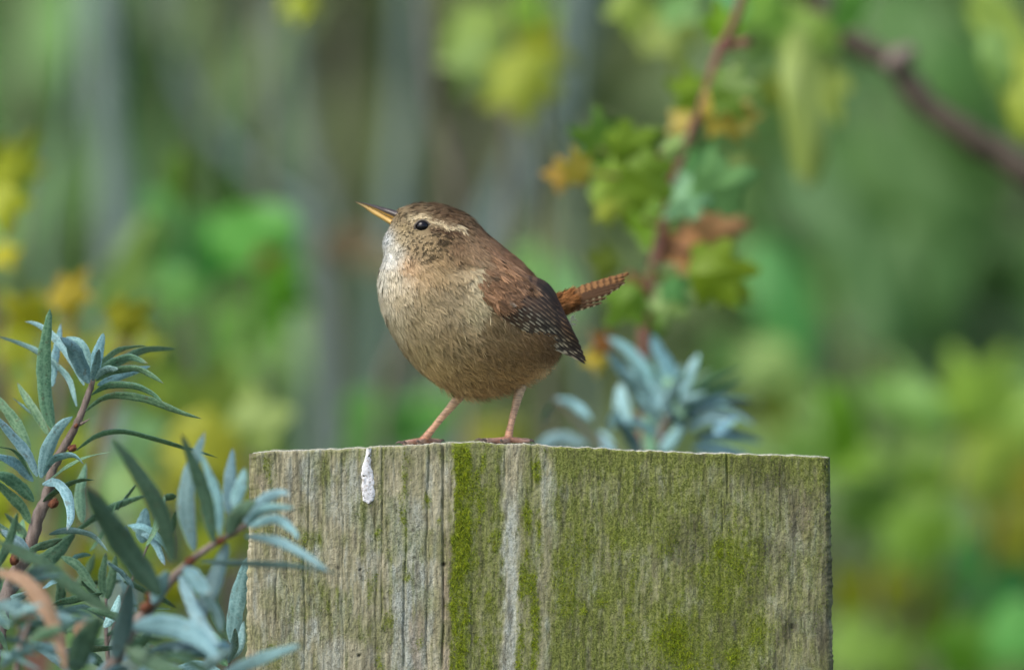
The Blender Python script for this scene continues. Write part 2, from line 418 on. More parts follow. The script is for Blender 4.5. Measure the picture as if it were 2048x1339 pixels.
    i = np.arange(n) * 5
    Fm = [[a, a + 1, a + 2, a + 3] for a in i] + [[a + 3, a + 2, a + 4] for a in i]
    mixk = np.clip(mo * 1.5, 0, 1)[:, None]
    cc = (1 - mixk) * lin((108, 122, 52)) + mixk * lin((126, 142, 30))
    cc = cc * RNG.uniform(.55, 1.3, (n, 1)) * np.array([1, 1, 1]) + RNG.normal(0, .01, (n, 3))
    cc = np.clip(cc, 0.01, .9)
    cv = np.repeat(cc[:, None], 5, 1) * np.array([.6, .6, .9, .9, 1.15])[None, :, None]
    nrm = unit(np.array([0, -1, .25]) + RNG.normal(0, .35, (n, 3)))
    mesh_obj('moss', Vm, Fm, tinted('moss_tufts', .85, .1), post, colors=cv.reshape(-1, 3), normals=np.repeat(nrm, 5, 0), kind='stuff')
    # loose wood fibres
    md, nt, b = mat('bird_lime_white')
    f1 = tex(nt, 1500, 4)
    nt.links.new(mix(nt, ramp(nt, f1, .38, .5), (0.46, 0.43, 0.40), (0.78, 0.79, 0.81)), b.inputs['Base Color']); b.inputs['Roughness'].default_value = .75
    cl = spline([(738, 897), (737, 915), (733, 935), (735, 960), (736, 985), (736, 1006)], 60)
    wd = np.interp(np.linspace(0, 1, 60), [0, .15, .3, .45, .7, .85, .95, 1], [5.5, 6, 8.5, 12, 13, 14, 11, 2.0])
    k = np.linspace(-1, 1, 15)
    X = cl[:, None, 0] + k[None] * wd[:, None] * (1 + .25 * (noise(np.arange(60)[:, None] / 3.0, k[None] * 1.2 + 3) - .5)) + 2 * (noise(np.arange(60)[:, None] / 6, 4.0) - .5)
    Y = np.repeat(cl[:, None, 1], 15, 1)
    Y[0] = np.interp(X[0], TOP_X, TOP_Y) + 1
    thick = 3.4 * np.sqrt(np.clip(1 - k[None] ** 2, 0, 1)) * (0.6 + .8 * fbm(X / 6, Y / 9, 2)) - .6
    thick = np.where(fbm(X / 7, Y / 16, 77) > .76, -3, thick)
    Z = POST_D0 - (post_relief(X, Y) + thick) * S
    o = mesh_obj('bird_dropping', P(X, Y, Z).reshape(-1, 3), grid_faces(60, 15), md, post)
    o['label'] = 'chalky white bird dropping run down the post face'
    return post
build_post()

# ------------------------------------------------------------------ plants: shared parts
def bark_mat(name, a, b_, scale=60, stretch=(1, 1, .25)):
    m, nt, b = mat(name)
    n1 = tex(nt, scale, 6, stretch=stretch); n2 = tex(nt, scale * 7, 4)
    c = mix(nt, ramp(nt, n1, .35, .65), a, b_)
    c = mix(nt, mth(nt, 'MULTIPLY', ramp(nt, n2, .55, .7), .6), c, tuple(x * .45 for x in a))
    nt.links.new(c, b.inputs['Base Color']); b.inputs['Roughness'].default_value = .8; b.inputs['Specular IOR Level'].default_value = .2
    bump(nt, b, n2, .5, .001)
    return m
M_TWIG = bark_mat('buckthorn_twig_bark', (0.15, 0.115, 0.095), (0.28, 0.23, 0.20), 300)
M_BRANCH = bark_mat('brown_branch_bark', (0.055, 0.046, 0.032), (0.125, 0.10, 0.075), 50)
M_REDSTEM = bark_mat('reddish_stem_bark', (0.17, 0.075, 0.06), (0.26, 0.13, 0.10), 200)
M_GREYBARK = bark_mat('pale_grey_sapling_bark', (0.15, 0.21, 0.18), (0.225, 0.30, 0.27), 40)
M_DARKBARK = bark_mat('olive_brown_bark', (0.085, 0.088, 0.06), (0.155, 0.15, 0.112), 50)
def leaf_mat(name, a, b_, rough, spec, scale, transl):
    m, nt, b = mat(name)
    oi = N(nt, 'ShaderNodeObjectInfo')
    n1 = tex(nt, scale, 5); n2 = tex(nt, scale * .12, 3)
    c = mix(nt, ramp(nt, n1, .36, .64), a, b_)
    c = mix(nt, mth(nt, 'MULTIPLY', ramp(nt, n2, .4, .7), .45), c, tuple(x * .6 for x in a))
    c = mix(nt, mth(nt, 'MULTIPLY', attr(nt, 'rim').outputs['Fac'], .5), c, tuple(min(.75, x * 1.3) for x in b_))
    c = mix(nt, 1.0, c, oi.outputs['Color'], 'MULTIPLY')
    n3 = tex(nt, scale * .35, 3); c = mix(nt, mth(nt, 'MULTIPLY', ramp(nt, n3, .60, .68), .5), c, (.11, .10, .05))
    c = mix(nt, mth(nt, 'MULTIPLY', attr(nt, 'tip').outputs['Fac'], .9), c, (.20, .13, .06))
    nt.links.new(c, b.inputs['Base Color'])
    b.inputs['Roughness'].default_value = rough; b.inputs['Specular IOR Level'].default_value = spec
    bump(nt, b, n1, .35, .0004)
    tr = N(nt, 'ShaderNodeBsdfTranslucent'); nt.links.new(c, tr.inputs['Color'])
    mx = N(nt, 'ShaderNodeMixShader'); mx.inputs[0].default_value = transl
    nt.links.new(b.outputs[0], mx.inputs[1]); nt.links.new(tr.outputs[0], mx.inputs[2])
    nt.links.new(mx.outputs[0], nt.nodes['Material Output'].inputs['Surface'])
    return m
M_UPPER = leaf_mat('buckthorn_leaf_upper', (0.085, 0.20, 0.11), (0.19, 0.34, 0.205), .55, .25, 1300, .12)
M_LOWER = leaf_mat('buckthorn_leaf_silver_underside', (0.165, 0.34, 0.35), (0.31, 0.515, 0.525), .6, .2, 1500, .12)
M_DEAD = leaf_mat('withered_leaf', (0.33, 0.21, 0.12), (0.42, 0.29, 0.18), .7, .2, 500, .2)
M_BUD = bark_mat('reddish_bud_scales', (0.12, 0.045, 0.025), (0.22, 0.09, 0.05), 900, (1, 1, 1))
M_BROAD = tinted('broad_leaf', .5, .35, .25, 60, .3, obj_color=True)

def narrow_leaf(parent, pts, w, front='g', dep=0.0, tip=None, tint=1.0, mats=None, curl=.25, seed=None):
    """lanceolate leaf along photo points pts=[(x,y),...] base to tip; w apparent width px; dep metres; tip = extra depth of the tip (m)"""
    r = random.Random(seed if seed is not None else int(pts[0][0] * 7 + pts[-1][1] * 13 + w))
    k = len(pts)
    if tip is None: tip = r.uniform(-.012, .012)
    n = 15
    p2 = spline(pts, n); t = np.linspace(0, 1, n)
    C = P(p2[:, 0], p2[:, 1], dep + tip * t ** 1.3)
    T = unit(np.gradient(C, axis=0))
    sc = (D + dep) / D
    w = w * .92; true_w = max(w, 20.0); roll = math.acos(min(1, w / true_w)) * (1 if r.random() < .85 else -1)
    toc = np.array([0, -1, 0.0]); upv = np.array([0, 0, 1.0])
    ref = unit(toc + upv * 0.15 + np.array([r.uniform(-.25, .25), 0, r.uniform(-.2, .2)]))
    N0 = unit(ref - (T @ ref)[:, None] * T)
    B0 = np.cross(T, N0)
    sgn = 1 if upv @ B0[n // 2] < 0 else -1        # roll so that the facing side tips up
    rr = roll * sgn + r.uniform(-.25, .25) * t
    Nn = N0 * np.cos(rr)[:, None] + B0 * np.sin(rr)[:, None]
    Bn = np.cross(T, Nn)
    prof = np.sin(np.pi * np.clip(t, 0, 1) ** .85) ** .55 * (1 - .15 * t); prof[0] = .18; prof[-1] = .02
    hw = true_w * S * sc / 2 * prof * (1 + .06 * np.sin(t * 17 + r.uniform(0, 6)) + .04 * np.sin(t * 41 + r.uniform(0, 6)))
    tipm = sstep(r.uniform(.86, 1.05), 1.06, t)
    s = np.linspace(-1, 1, 7)
    # midrib channel and margins rolled back
    fold = (-.10 * np.exp(-(s / .16) ** 2) - curl * np.abs(s) ** 2.4)
    wav = .08 * np.sin(t[:, None] * 9 + s[None] * 2 + r.uniform(0, 6)) + .05 * np.sin(t[:, None] * 23 + r.uniform(0, 6)) * np.abs(s[None])
    V1 = C[:, None] + Bn[:, None] * (s[None, :, None] * hw[:, None, None]) + Nn[:, None] * ((fold[None] + wav) * hw[:, None])[..., None]
    thick = .0011 * prof[:, None] * (1 - .6 * s[None] ** 2) * .35
    V2 = V1 - Nn[:, None] * thick[..., None]
    F1 = grid_faces(n, 7); q = n * 7
    F2 = grid_faces(n, 7, q)[:, ::-1]
    F = np.concatenate([F1, F2])
    V = np.concatenate([V1.reshape(-1, 3), V2.reshape(-1, 3)])
    mi = np.concatenate([np.zeros(len(F1)), np.ones(len(F2))]).astype(int)
    if mats is None: mats = [M_UPPER, M_LOWER] if front == 'g' else [M_LOWER, M_UPPER]
    rim = np.tile(np.clip(np.abs(s) ** 5 * .75 + .8 * np.exp(-(s / .10) ** 2), 0, 1), n); o = mesh_obj('leaf', V, F, mats, parent, mat_idx=mi, attrs={'rim': np.concatenate([rim, rim]), 'tip': np.concatenate([np.repeat(tipm, 7)] * 2)})
    j = tint * r.uniform(.82, 1.15)
    cj = tint if isinstance(tint, tuple) else (j * r.uniform(.93, 1.07), j, j * r.uniform(.93, 1.07))
    o.color = (*cj, 1)
    return o
def stem_part(parent, name, pts, deps, r0, r1, m, seg=9, n=40, bump_=.25, seed=1, to_ground=True, radii=None):
    """tapered stem through photo points; continued below the frame down to the ground. r0 at first point (top), r1 at last (bottom), px"""
    p = np.array([[*a, d] for a, d in zip(pts, deps)], float)
    q = spline(np.c_[p[:, :2], p[:, 2] / S], n)
    W = P(q[:, 0], q[:, 1], q[:, 2] * S)
    R = np.linspace(r0, r1, n) * S * (D + q[:, 2] * S) / D
    if to_ground:
        e = W[-1]; dirv = unit(W[-1] - W[-4])
        m1 = e + dirv * .08; g = np.array([m1[0] + dirv[0] * .05, m1[1], -0.03])
        ext = spline(np.array([e, m1, (m1 + g) / 2 + np.array([.01, .01, 0]), g]), 22)[1:]
        W = np.concatenate([W, ext]); R = np.concatenate([R, np.linspace(R[-1], R[-1] * 1.5 + .0008, 21)])
    V, F = tube_geo(W, R, seg, bump_, seed)
    return mesh_obj(name, V, F, m, parent)
def bud(parent, x, y, dep, size, ang):
    c = P(x, y, dep); a = size * S * (D + dep) / D
    u = np.array([math.cos(ang), -.4, math.sin(ang)]); u = unit(u); v = unit(np.cross(u, [0, 1, .2])); w = np.cross(u, v)
    V, F = [], []
    for k in range(4):
        th = k * 1.7
        off = .28 * a * (math.cos(th) * v + math.sin(th) * w) + u * a * .22 * k * .5
        v1, f1 = ellipsoid_geo(c + off, (u * a * .75, v * a * .45, w * a * .45), 6, 8)
        F += [[i + len(V) * 0 + sum(len(z) for z in V) for i in f] for f in f1]; V.append(v1)
    return mesh_obj('bud', np.concatenate(V), F, M_BUD, parent)
def foot(pts, dep):
    """ground point under a plant's lowest listed stem point"""
    w = P(pts[-1][0], pts[-1][1], dep); return (w[0], w[1], 0.0)

# ------------------------------------------------------------------ sea buckthorn in focus, left of the post
def sprig_a():
    dp = -.004
    st = [(186, 758), (175, 794), (159, 837), (142, 869), (121, 904), (105, 941), (95, 989), (75, 1039), (61, 1093), (39, 1132), (12, 1200), (-25, 1345)]
    t = thing('sea_buckthorn_sprig', 'sharp silvery narrow-leaved sprig with brown bud-dotted stem left of the post', 'shrub', foot(st, dp))
    stem_part(t, 'stem', st, [dp] * len(st), 5.5, 19, M_TWIG, 12, 70, .3)
    th = stem_part(t, 'thorn', [(181, 836), (172, 842), (160, 848)], [dp - .003, dp - .002, dp], .4, 4, M_TWIG, 7, 10, 0, to_ground=False)
    bud(t, 143, 897, dp - .003, 11, .6); bud(t, 106, 1008, dp - .003, 13, .9); bud(t, 29, 1120, dp - .004, 14, 1.6); bud(t, 152, 852, dp - .002, 6, 1.2)
    L = [  # points, width, side, depth offset, tip depth
        ([(107, 862), (92, 800), (88, 720), (96, 650), (100, 617)], 35, 'g', -.004, -.008),
        ([(168, 770), (141, 715), (105, 672), (72, 648), (49, 643)], 21, 's', .003, .01),
        ([(153, 812), (132, 752), (80, 708), (40, 688), (-6, 672)], 15, 's', .006, .016),
        ([(178, 766), (158, 722), (142, 690), (120, 675)], 36, 's', -.002, -.01),
        ([(182, 762), (172, 712), (160, 684), (132, 673)], 24, 's', .001, .0),
        ([(189, 757), (194, 712), (203, 680), (207, 666)], 27, 's', 0, -.004),
        ([(186, 762), (194, 730), (198, 698)], 11, 's', -.004, -.008),
        ([(105, 772), (110, 720), (118, 680), (122, 646)], 20, 's', .01, .012),
        ([(189, 752), (214, 719), (245, 700), (293, 691)], 12, 'g', .002, .01),
        ([(195, 754), (236, 727), (290, 701), (352, 698)], 17, 'g', .006, .02),
        ([(190, 758), (220, 729), (260, 715), (296, 727)], 13, 'g', -.002, -.01),
        ([(192, 762), (225, 745), (270, 738), (300, 750), (328, 767)], 12, 'g', -.003, -.015),
        ([(195, 770), (230, 755), (272, 741), (301, 732)], 19, 's', .002, .008),
        ([(192, 758), (212, 740), (237, 737)], 16, 's', -.004, -.006),
        ([(183, 790), (215, 773), (260, 772), (300, 785), (328, 807)], 10, 'g', -.002, -.016),
        ([(172, 822), (205, 798), (245, 792), (300, 802), (360, 825), (404, 837)], 12, 'g', -.003, -.012),
        ([(153, 900), (190, 875), (225, 865), (270, 869), (345, 890), (436, 915)], 11, 'g', .002, .008),
        ([(82, 955), (92, 905), (118, 855), (146, 832)], 31, 's', -.006, -.010),
        ([(97, 870), (70, 825), (45, 785), (34, 764)], 19, 'g', .002, .01),
        ([(82, 845), (55, 822), (24, 795)], 9, 's', .006, .012),
        ([(60, 900), (35, 850), (2, 806), (-22, 780)], 26, 'g', -.002, .004),
        ([(75, 952), (55, 908), (22, 868), (-12, 828)], 24, 's', -.004, -.006),
        ([(66, 962), (30, 925), (-14, 908)], 24, 's', .001, -.01),
        ([(60, 950), (30, 905), (-6, 893)], 9, 'g', .0, -.01),
        ([(68, 1002), (42, 974), (10, 952), (-24, 948)], 30, 'g', -.005, -.012),
        ([(60, 1046), (42, 1012), (12, 982), (-12, 958)], 25, 'g', -.002, -.006),
        ([(85, 968), (112, 964), (134, 988), (142, 1030), (134, 1060)], 25, 's', -.005, -.010),
        ([(88, 950), (108, 920), (145, 911), (168, 928)], 9, 's', -.006, -.012),
        ([(94, 962), (132, 931), (175, 911), (221, 903)], 8, 'g', -.004, -.01),
        ([(86, 1003), (128, 975), (158, 962), (188, 959)], 8, 'g', -.002, -.008),
        ([(165, 1044), (160, 985), (172, 925)], 27, 'g', .012, .018),
        ([(22, 1105), (38, 1066), (46, 1036)], 26, 'g', .010, .014),
        ([(98, 1068), (140, 1062), (185, 1072), (216, 1102)], 15, 's', .004, -.006),
        ([(58, 1150), (108, 1108), (152, 1064)], 40, 'g', .006, .006),
        ([(122, 1112), (155, 1130), (178, 1162), (204, 1192)], 22, 'g', .002, .002),
        ([(140, 1122), (162, 1112), (182, 1110)], 9, 's', .004, .004),
        ([(84, 1176), (110, 1158), (140, 1158)], 9, 's', .002, .002),
        ([(0, 1180), (-6, 1130), (-2, 1070)], 18, 'g', -.004, -.004),
    ]
    for pts, w, f, dd, tp in L: narrow_leaf(t, pts, w, f, dp + dd, tp)
sprig_a()
def sprig_mid():
    dp = .012
    st = [(212, 1196), (211, 1230), (214, 1290), (220, 1360)]
    t = thing('sea_buckthorn_sprig', 'low thin sprig of small narrow leaves behind the blurred silvery sprig', 'shrub', foot(st, dp))
    stem_part(t, 'stem', st, [dp] * 4, 3, 6, M_TWIG, 8, 20)
    stem_part(t, 'side_twig', [(330, 1000), (300, 1080), (260, 1170), (214, 1290)], [dp] * 4, 1.5, 4, M_TWIG, 7, 24, to_ground=False)
    for pts, w, f, dd in [
        ([(205, 1194), (203, 1150), (212, 1104)], 13, 'g', 0), ([(214, 1198), (224, 1152), (233, 1108)], 23, 'g', .004),
        ([(284, 1085), (288, 1045), (293, 1014)], 36, 's', .0), ([(150, 1064), (225, 1016), (300, 988)], 14, 'g', .006),
        ([(235, 1020), (262, 985), (274, 967)], 9, 'g', .002), ([(262, 1052), (305, 1075), (330, 1130)], 20, 's', .002),
        ([(255, 1050), (290, 1052), (320, 1075), (345, 1110)], 14, 's', -.004), ([(270, 1150), (255, 1090), (250, 1050)], 24, 's', .004),
        ([(210, 1240), (165, 1215), (115, 1232)], 10, 's', -.002), ([(212, 1250), (260, 1230), (300, 1250)], 24, 'g', .004),
        ([(214, 1280), (170, 1290), (120, 1330)], 26, 'g', .006), ([(216, 1270), (270, 1275), (320, 1300)], 22, 'g', .01),
        ([(300, 1080), (340, 1060), (352, 1020)], 12, 'g', .006), ([(200, 1205), (185, 1180), (162, 1160)], 16, 'g', -.002),
        ([(330, 1000), (345, 992), (352, 990)], 8, 'g', .0)]:
        narrow_leaf(t, pts, w, f, dp + dd, None)
    # pale leaf against the post's side and the clump at its foot
    p2 = [(455, 1345), (440, 1380), (430, 1420)]
    t2 = thing('sea_buckthorn_sprig', 'pale green narrow leaves standing against the left side of the post', 'shrub', foot(p2, .0))
    stem_part(t2, 'stem', [(462, 1290)] + p2, [.0] * 4, 2, 5, M_TWIG, 8, 20)
    for pts, w, f, dd in [([(462, 1285), (474, 1200), (495, 1112)], 40, 's', .004), ([(455, 1280), (430, 1220), (425, 1165)], 30, 'g', .008),
                          ([(460, 1300), (430, 1270), (395, 1262)], 18, 'g', .002), ([(458, 1320), (480, 1290), (488, 1240)], 20, 's', -.006),
                          ([(455, 1330), (420, 1300), (380, 1310)], 24, 'g', -.002), ([(450, 1350), (400, 1330), (350, 1335)], 26, 's', -.004),
                          ([(458, 1325), (470, 1290), (470, 1255)], 12, 's', -.01)]:
        narrow_leaf(t2, pts, w, f, dd, None)
sprig_mid()
def sprig_b():
    dp = -.125
    st = [(505, 1040), (475, 1060), (425, 1090), (370, 1130), (320, 1190), (270, 1250), (225, 1330), (205, 1400)]
    t = thing('sea_buckthorn_sprig', 'blurred silvery sprig leaning across the left edge of the post', 'shrub', foot(st, dp))
    stem_part(t, 'stem', st, [dp] * len(st), 5, 15, M_TWIG, 10, 50)
    for x, y, s, a in ((438, 1082, 13, .5), (378, 1122, 13, .6), (308, 1190, 22, .9), (290, 1215, 16, .9)): bud(t, x, y, dp - .004, s, a)
    L = [([(322, 1190), (270, 1120), (222, 1050), (168, 972)], 62, 'g', -.02, -.02, .55),
         ([(345, 1120), (325, 1030), (275, 940), (223, 876)], 44, 'g', -.01, -.01, .6),
         ([(428, 1085), (412, 1000), (388, 930), (362, 866)], 34, 'g', -.006, -.01, .65),
         ([(388, 1100), (372, 1020), (378, 950), (410, 862)], 40, 's', .006, .01, .6),
         ([(440, 1072), (436, 1000), (415, 940), (398, 900)], 22, 's', -.002, 0, 1.1),
         ([(457, 1030), (460, 960), (466, 896)], 30, 's', .006, .01, .6),
         ([(466, 1014), (482, 968), (490, 936)], 30, 's', -.004, .0, 1.1),
         ([(455, 1068), (478, 1025), (512, 1000)], 38, 'g', -.008, -.008, .6),
         ([(488, 1045), (520, 1004), (560, 984), (580, 990)], 26, 's', 0, -.01, 1.2),
         ([(492, 1050), (530, 1018), (590, 1015)], 18, 's', -.004, -.012, 1.2),
         ([(497, 1052), (550, 1036), (588, 1062), (595, 1080)], 22, 's', -.002, -.012, 1.0),
         ([(490, 1072), (555, 1082), (610, 1110), (658, 1142)], 20, 's', -.006, -.02, .85),
         ([(400, 1124), (500, 1128), (600, 1134), (684, 1148)], 14, 's', -.004, -.016, .8),
         ([(368, 1134), (392, 1162), (418, 1188)], 42, 's', -.012, -.012, .6),
         ([(228, 1316), (250, 1240), (262, 1160)], 44, 's', -.02, -.02, .5),
         ([(305, 1205), (322, 1168), (336, 1140)], 34, 's', -.006, -.01, 1.15),
         ([(262, 1252), (340, 1250), (400, 1275), (438, 1318)], 52, 's', -.02, -.03, .65),
         ([(440, 1350), (530, 1312), (604, 1288)], 30, 's', -.01, -.02, .75),
         ([(442, 1262), (432, 1222), (400, 1180)], 22, 's', -.01, 0, .9),
         ([(455, 1085), (420, 1180), (390, 1240), (360, 1280)], 40, 's', .0, -.01, .6),
         ([(360, 1150), (400, 1240), (440, 1290)], 30, 's', -.004, -.02, .9),
         ([(250, 1290), (300, 1320), (370, 1345)], 40, 'g', -.01, -.02, .6)]
    for pts, w, f, dd, tp, tn in L: narrow_leaf(t, pts, w, f, dp + dd, tp, tn)
    # nearer clump in the corner with withered leaves
    dp = -.15
    st = [(60, 1240), (40, 1300), (30, 1380)]
    t = thing('sea_buckthorn_sprig', 'blurred leaf clump with one withered peach-coloured leaf arching over it', 'shrub', foot(st, dp))
    stem_part(t, 'stem', st, [dp] * 3, 4, 9, M_TWIG, 8, 16)
    narrow_leaf(t, [(-10, 1142), (50, 1160), (98, 1225), (122, 1290), (132, 1345)], 38, 'g', dp - .01, -.01, 1.0, [M_DEAD, M_DEAD])['label'] = 'withered peach-coloured leaf'
    narrow_leaf(t, [(172, 1288), (160, 1255), (176, 1228)], 34, 'g', dp + .02, 0, 1.0, [M_DEAD, M_DEAD])
    narrow_leaf(t, [(-5, 1082), (80, 1122), (145, 1172), (235, 1232)], 34, 'g', dp + .03, 0, .6)
    narrow_leaf(t, [(148, 1345), (172, 1280), (202, 1232)], 58, 'g', dp, 0, .55)
    r = random.Random(5)
    for i in range(26):
        x = r.uniform(-20, 120); y = r.uniform(1160, 1340); a = r.uniform(-.5, .4) + (math.pi if r.random() < .35 else 0); l = r.uniform(50, 110)
        narrow_leaf(t, [(x, y), (x + l * .5 * math.cos(a), y + l * .5 * math.sin(a) - 6), (x + l * math.cos(a), y + l * math.sin(a))], r.uniform(9, 24), r.choice('sssg'), dp + r.uniform(-.03, .02), None, r.uniform(.55, 1.1), seed=i)
    for i in range(34):
        x = r.uniform(-20, 300); y = r.uniform(1090, 1340); a = r.choice([-1.2, -.6, -2.2, -2.7, .3]) + r.uniform(-.4, .4); l = r.uniform(70, 130)
        narrow_leaf(t, [(x, y), (x + l * .5 * math.cos(a) + 5, y + l * .5 * math.sin(a)), (x + l * math.cos(a), y + l * math.sin(a))], r.uniform(10, 26), r.choice('gggs'), r.uniform(-.06, .05), None, r.uniform(.55, 1.0), seed=200 + i)
    for i in range(14):
        x = r.uniform(180, 480); y = r.uniform(1290, 1350); a = r.uniform(-.7, .5) + (math.pi if r.random() < .4 else 0); l = r.uniform(60, 120)
        narrow_leaf(t, [(x, y), (x + l * .5 * math.cos(a), y + l * .5 * math.sin(a) - 8), (x + l * math.cos(a), y + l * math.sin(a))], r.uniform(12, 32), r.choice('ssg'), dp + r.uniform(-.01, .05), None, r.uniform(.5, .95), seed=50 + i)
sprig_b()
def sprig_d():
    dp = .215
    st = [(1352, 790), (1346, 808), (1334, 838), (1318, 880), (1306, 930), (1300, 1000)]
    t = thing('sea_buckthorn_sprig', 'blue-grey leafy sprig rising behind the post to the right of the wren', 'shrub', foot(st, dp))
    stem_part(t, 'stem', st, [dp] * len(st), 6, 11, M_TWIG, 10, 30)
    L = [([(1338, 806), (1292, 742), (1252, 696), (1212, 674)], 32, 's', 1.0), ([(1346, 800), (1337, 742), (1316, 700), (1304, 666)], 38, 's', 1.0),
         ([(1302, 842), (1272, 774), (1240, 732), (1210, 702)], 36, 's', .85), ([(1254, 850), (1242, 808), (1240, 764)], 38, 's', 1.0),
         ([(1358, 796), (1380, 744), (1398, 706)], 27, 's', 1.2), ([(1362, 800), (1388, 770), (1424, 738)], 24, 'g', 1.0),
         ([(1345, 815), (1352, 784), (1355, 752)], 22, 'g', 1.1), ([(1368, 806), (1420, 768), (1484, 734)], 13, 'g', 1.0),
         ([(1372, 812), (1430, 788), (1492, 756)], 13, 'g', .9), ([(1376, 822), (1436, 800), (1506, 800)], 18, 's', .6),
         ([(1380, 834), (1450, 818), (1514, 850)], 18, 's', .6), ([(1430, 866), (1452, 846), (1474, 838)], 27, 's', 1.5),
         ([(1322, 905), (1348, 872), (1366, 850)], 30, 's', 1.1), ([(1300, 910), (1298, 866), (1290, 828)], 36, 'g', 1.0),
         ([(1280, 912), (1258, 868), (1236, 838)], 30, 's', .8), ([(1226, 910), (1212, 878), (1200, 862)], 24, 's', .9), ([(1222, 862), (1228, 838), (1238, 816)], 24, 's', 1.0),
         ([(1182, 838), (1146, 808), (1108, 796)], 20, 's', .85), ([(1088, 842), (1098, 818), (1110, 798)], 16, 's', .8),
         ([(1070, 898), (1120, 876), (1176, 890)], 32, 's', .75), ([(1392, 880), (1455, 872), (1528, 884)], 24, 's', .7), ([(1380, 860), (1420, 838), (1462, 838)], 22, 's', .75),
         ([(1345, 830), (1372, 828), (1400, 852)], 24, 's', .8), ([(1310, 800), (1286, 790), (1270, 812)], 26, 's', .8), ([(1324, 820), (1300, 800), (1302, 766)], 22, 'g', .8),
         ([(1385, 895), (1440, 900), (1500, 912)], 26, 's', .7), ([(1340, 806), (1300, 812), (1290, 850)], 22, 's', .8), ([(1350, 798), (1320, 760), (1290, 720)], 18, 'g', .8)]
    r = random.Random(4)
    for i in range(26):
        a = r.uniform(-2.9, .25); l = r.uniform(55, 125); bx = 1340 + r.uniform(-30, 40); by = 835 + r.uniform(-30, 40)
        L.append(([(bx, by), (bx + .5 * l * math.cos(a), by + .5 * l * math.sin(a) - 8), (bx + l * math.cos(a), by + l * math.sin(a))], r.uniform(13, 26), r.choice('ssg'), r.uniform(.7, 1.15)))
    for pts, w, f, tn in L: narrow_leaf(t, pts, w, f, dp + r.uniform(-.012, .02), r.uniform(-.02, .02), tn * 1.25)
    stem_part(t, 'side_twig', [(1196, 870), (1240, 905), (1290, 960)], [dp] * 3, 2, 4, M_TWIG, 7, 12, to_ground=False)
    stem_part(t, 'side_twig', [(1110, 797), (1160, 850), (1230, 920), (1300, 1000)], [dp] * 4, 2, 4, M_TWIG, 7, 16, to_ground=False)
sprig_d()

# ------------------------------------------------------------------ broad leaves of the shrubs behind
def outline_leaf(name, lobes, seed, bend=.18):
    """unit-size broad leaf in XZ, base at origin, tip at +Z 1; lobed outline, cupped, thin"""
    r = random.Random(seed)
    k = 44; th = np.linspace(-math.pi, math.pi, k, endpoint=False)      # 0 = tip
    if lobes == 0: rad = .30 + .20 * np.abs(np.cos(th)) ** 1.6
    else:
        rad = .29 + .0 * th
        for a, ln, wd in ([(0, .26, .30), (1.05, .21, .28), (-1.05, .19, .28), (2.05, .12, .3), (-2.05, .13, .3)] if lobes == 5 else [(0, .26, .36), (1.25, .18, .36), (-1.25, .20, .34)]):
            rad = rad + ln * np.exp(-((th - a) / wd) ** 2)
        rad = rad * (1 + .06 * np.sign(np.sin(th * 13)))
    rad = rad * (1 + .05 * np.array([r.uniform(-1, 1) for _ in range(k)]))
    V = [(0, 0, .48)]; rings = 5
    for q in range(1, rings + 1):
        for a, R in zip(th, rad):
            V.append((math.sin(a) * R * q / rings, 0, .48 + math.cos(a) * R * q / rings))
    V = np.array(V)
    x, z = V[:, 0], V[:, 2]
    V[:, 1] = bend * 1.6 * x ** 2 + bend * (z - .5) ** 2 * 1.5 + .035 * np.sin(x * 9 + seed) * np.cos(z * 8) - .05 * np.exp(-(x / .05) ** 2) * .5
    F = [[0, 1 + i, 1 + (i + 1) % k] for i in range(k)]
    for q in range(rings - 1):
        for i in range(k):
            a = 1 + q * k + i; b = 1 + q * k + (i + 1) % k
            F.append([a, a + k, b + k, b])
    # petiole
    pv, pf = tube_geo(np.array([(0, .02, .1), (0, .05, -.1), (0.01, .10, -.28)]), [.012, .014, .018], 5)
    F += [[i + len(V) for i in f] for f in pf]; V = np.concatenate([V, pv])
    me = bpy.data.meshes.new(name); me.from_pydata(V.tolist(), [], F); me.materials.append(M_BROAD)
    me.polygons.foreach_set('use_smooth', np.full(len(F), True)); me.update()
    return me
LOBED = [outline_leaf('lobed_leaf', 5, 1), outline_leaf('lobed_leaf', 3, 2), outline_leaf('lobed_leaf', 5, 3, .3), outline_leaf('lobed_leaf', 3, 4, .3)]
OVAL = [outline_leaf('oval_leaf', 0, 5), outline_leaf('oval_leaf', 0, 6, .35)]
def broad_leaf(parent, x, y, d, size, col, rot=0.0, tilt=0.0, kind='l', wid=1.0, name='leaf'):
    """size px (apparent length), rot: direction of the tip in the picture plane, 0 = up, clockwise; tilt: leaning towards/away"""
    r = random.Random(int(x * 3 + y * 7 + size))
    me = r.choice(LOBED if kind == 'l' else OVAL)
    s = size * S * (D + d) / D
    c = P(x, y, d)
    M = Matrix.Translation(Vector(c)) @ Matrix.Rotation(rot, 4, 'Y') @ Matrix.Rotation(tilt + r.uniform(-.25, .25), 4, 'X') @ Matrix.Rotation(r.uniform(-.4, .4), 4, 'Z') @ Matrix.Diagonal((s * wid, s, s, 1)) @ Matrix.Translation((0, 0, -.48))
    cl_ = lin(col); g_ = cl_.mean(); return place(name, me, M, parent, (cl_ * .98 + g_ * .02) * .9)
YG = (150, 165, 40); OR = (205, 125, 50); GR = (95, 140, 35); DG = (75, 110, 25); YE = (190, 170, 40); LG = (140, 175, 85); BG = (85, 150, 70)
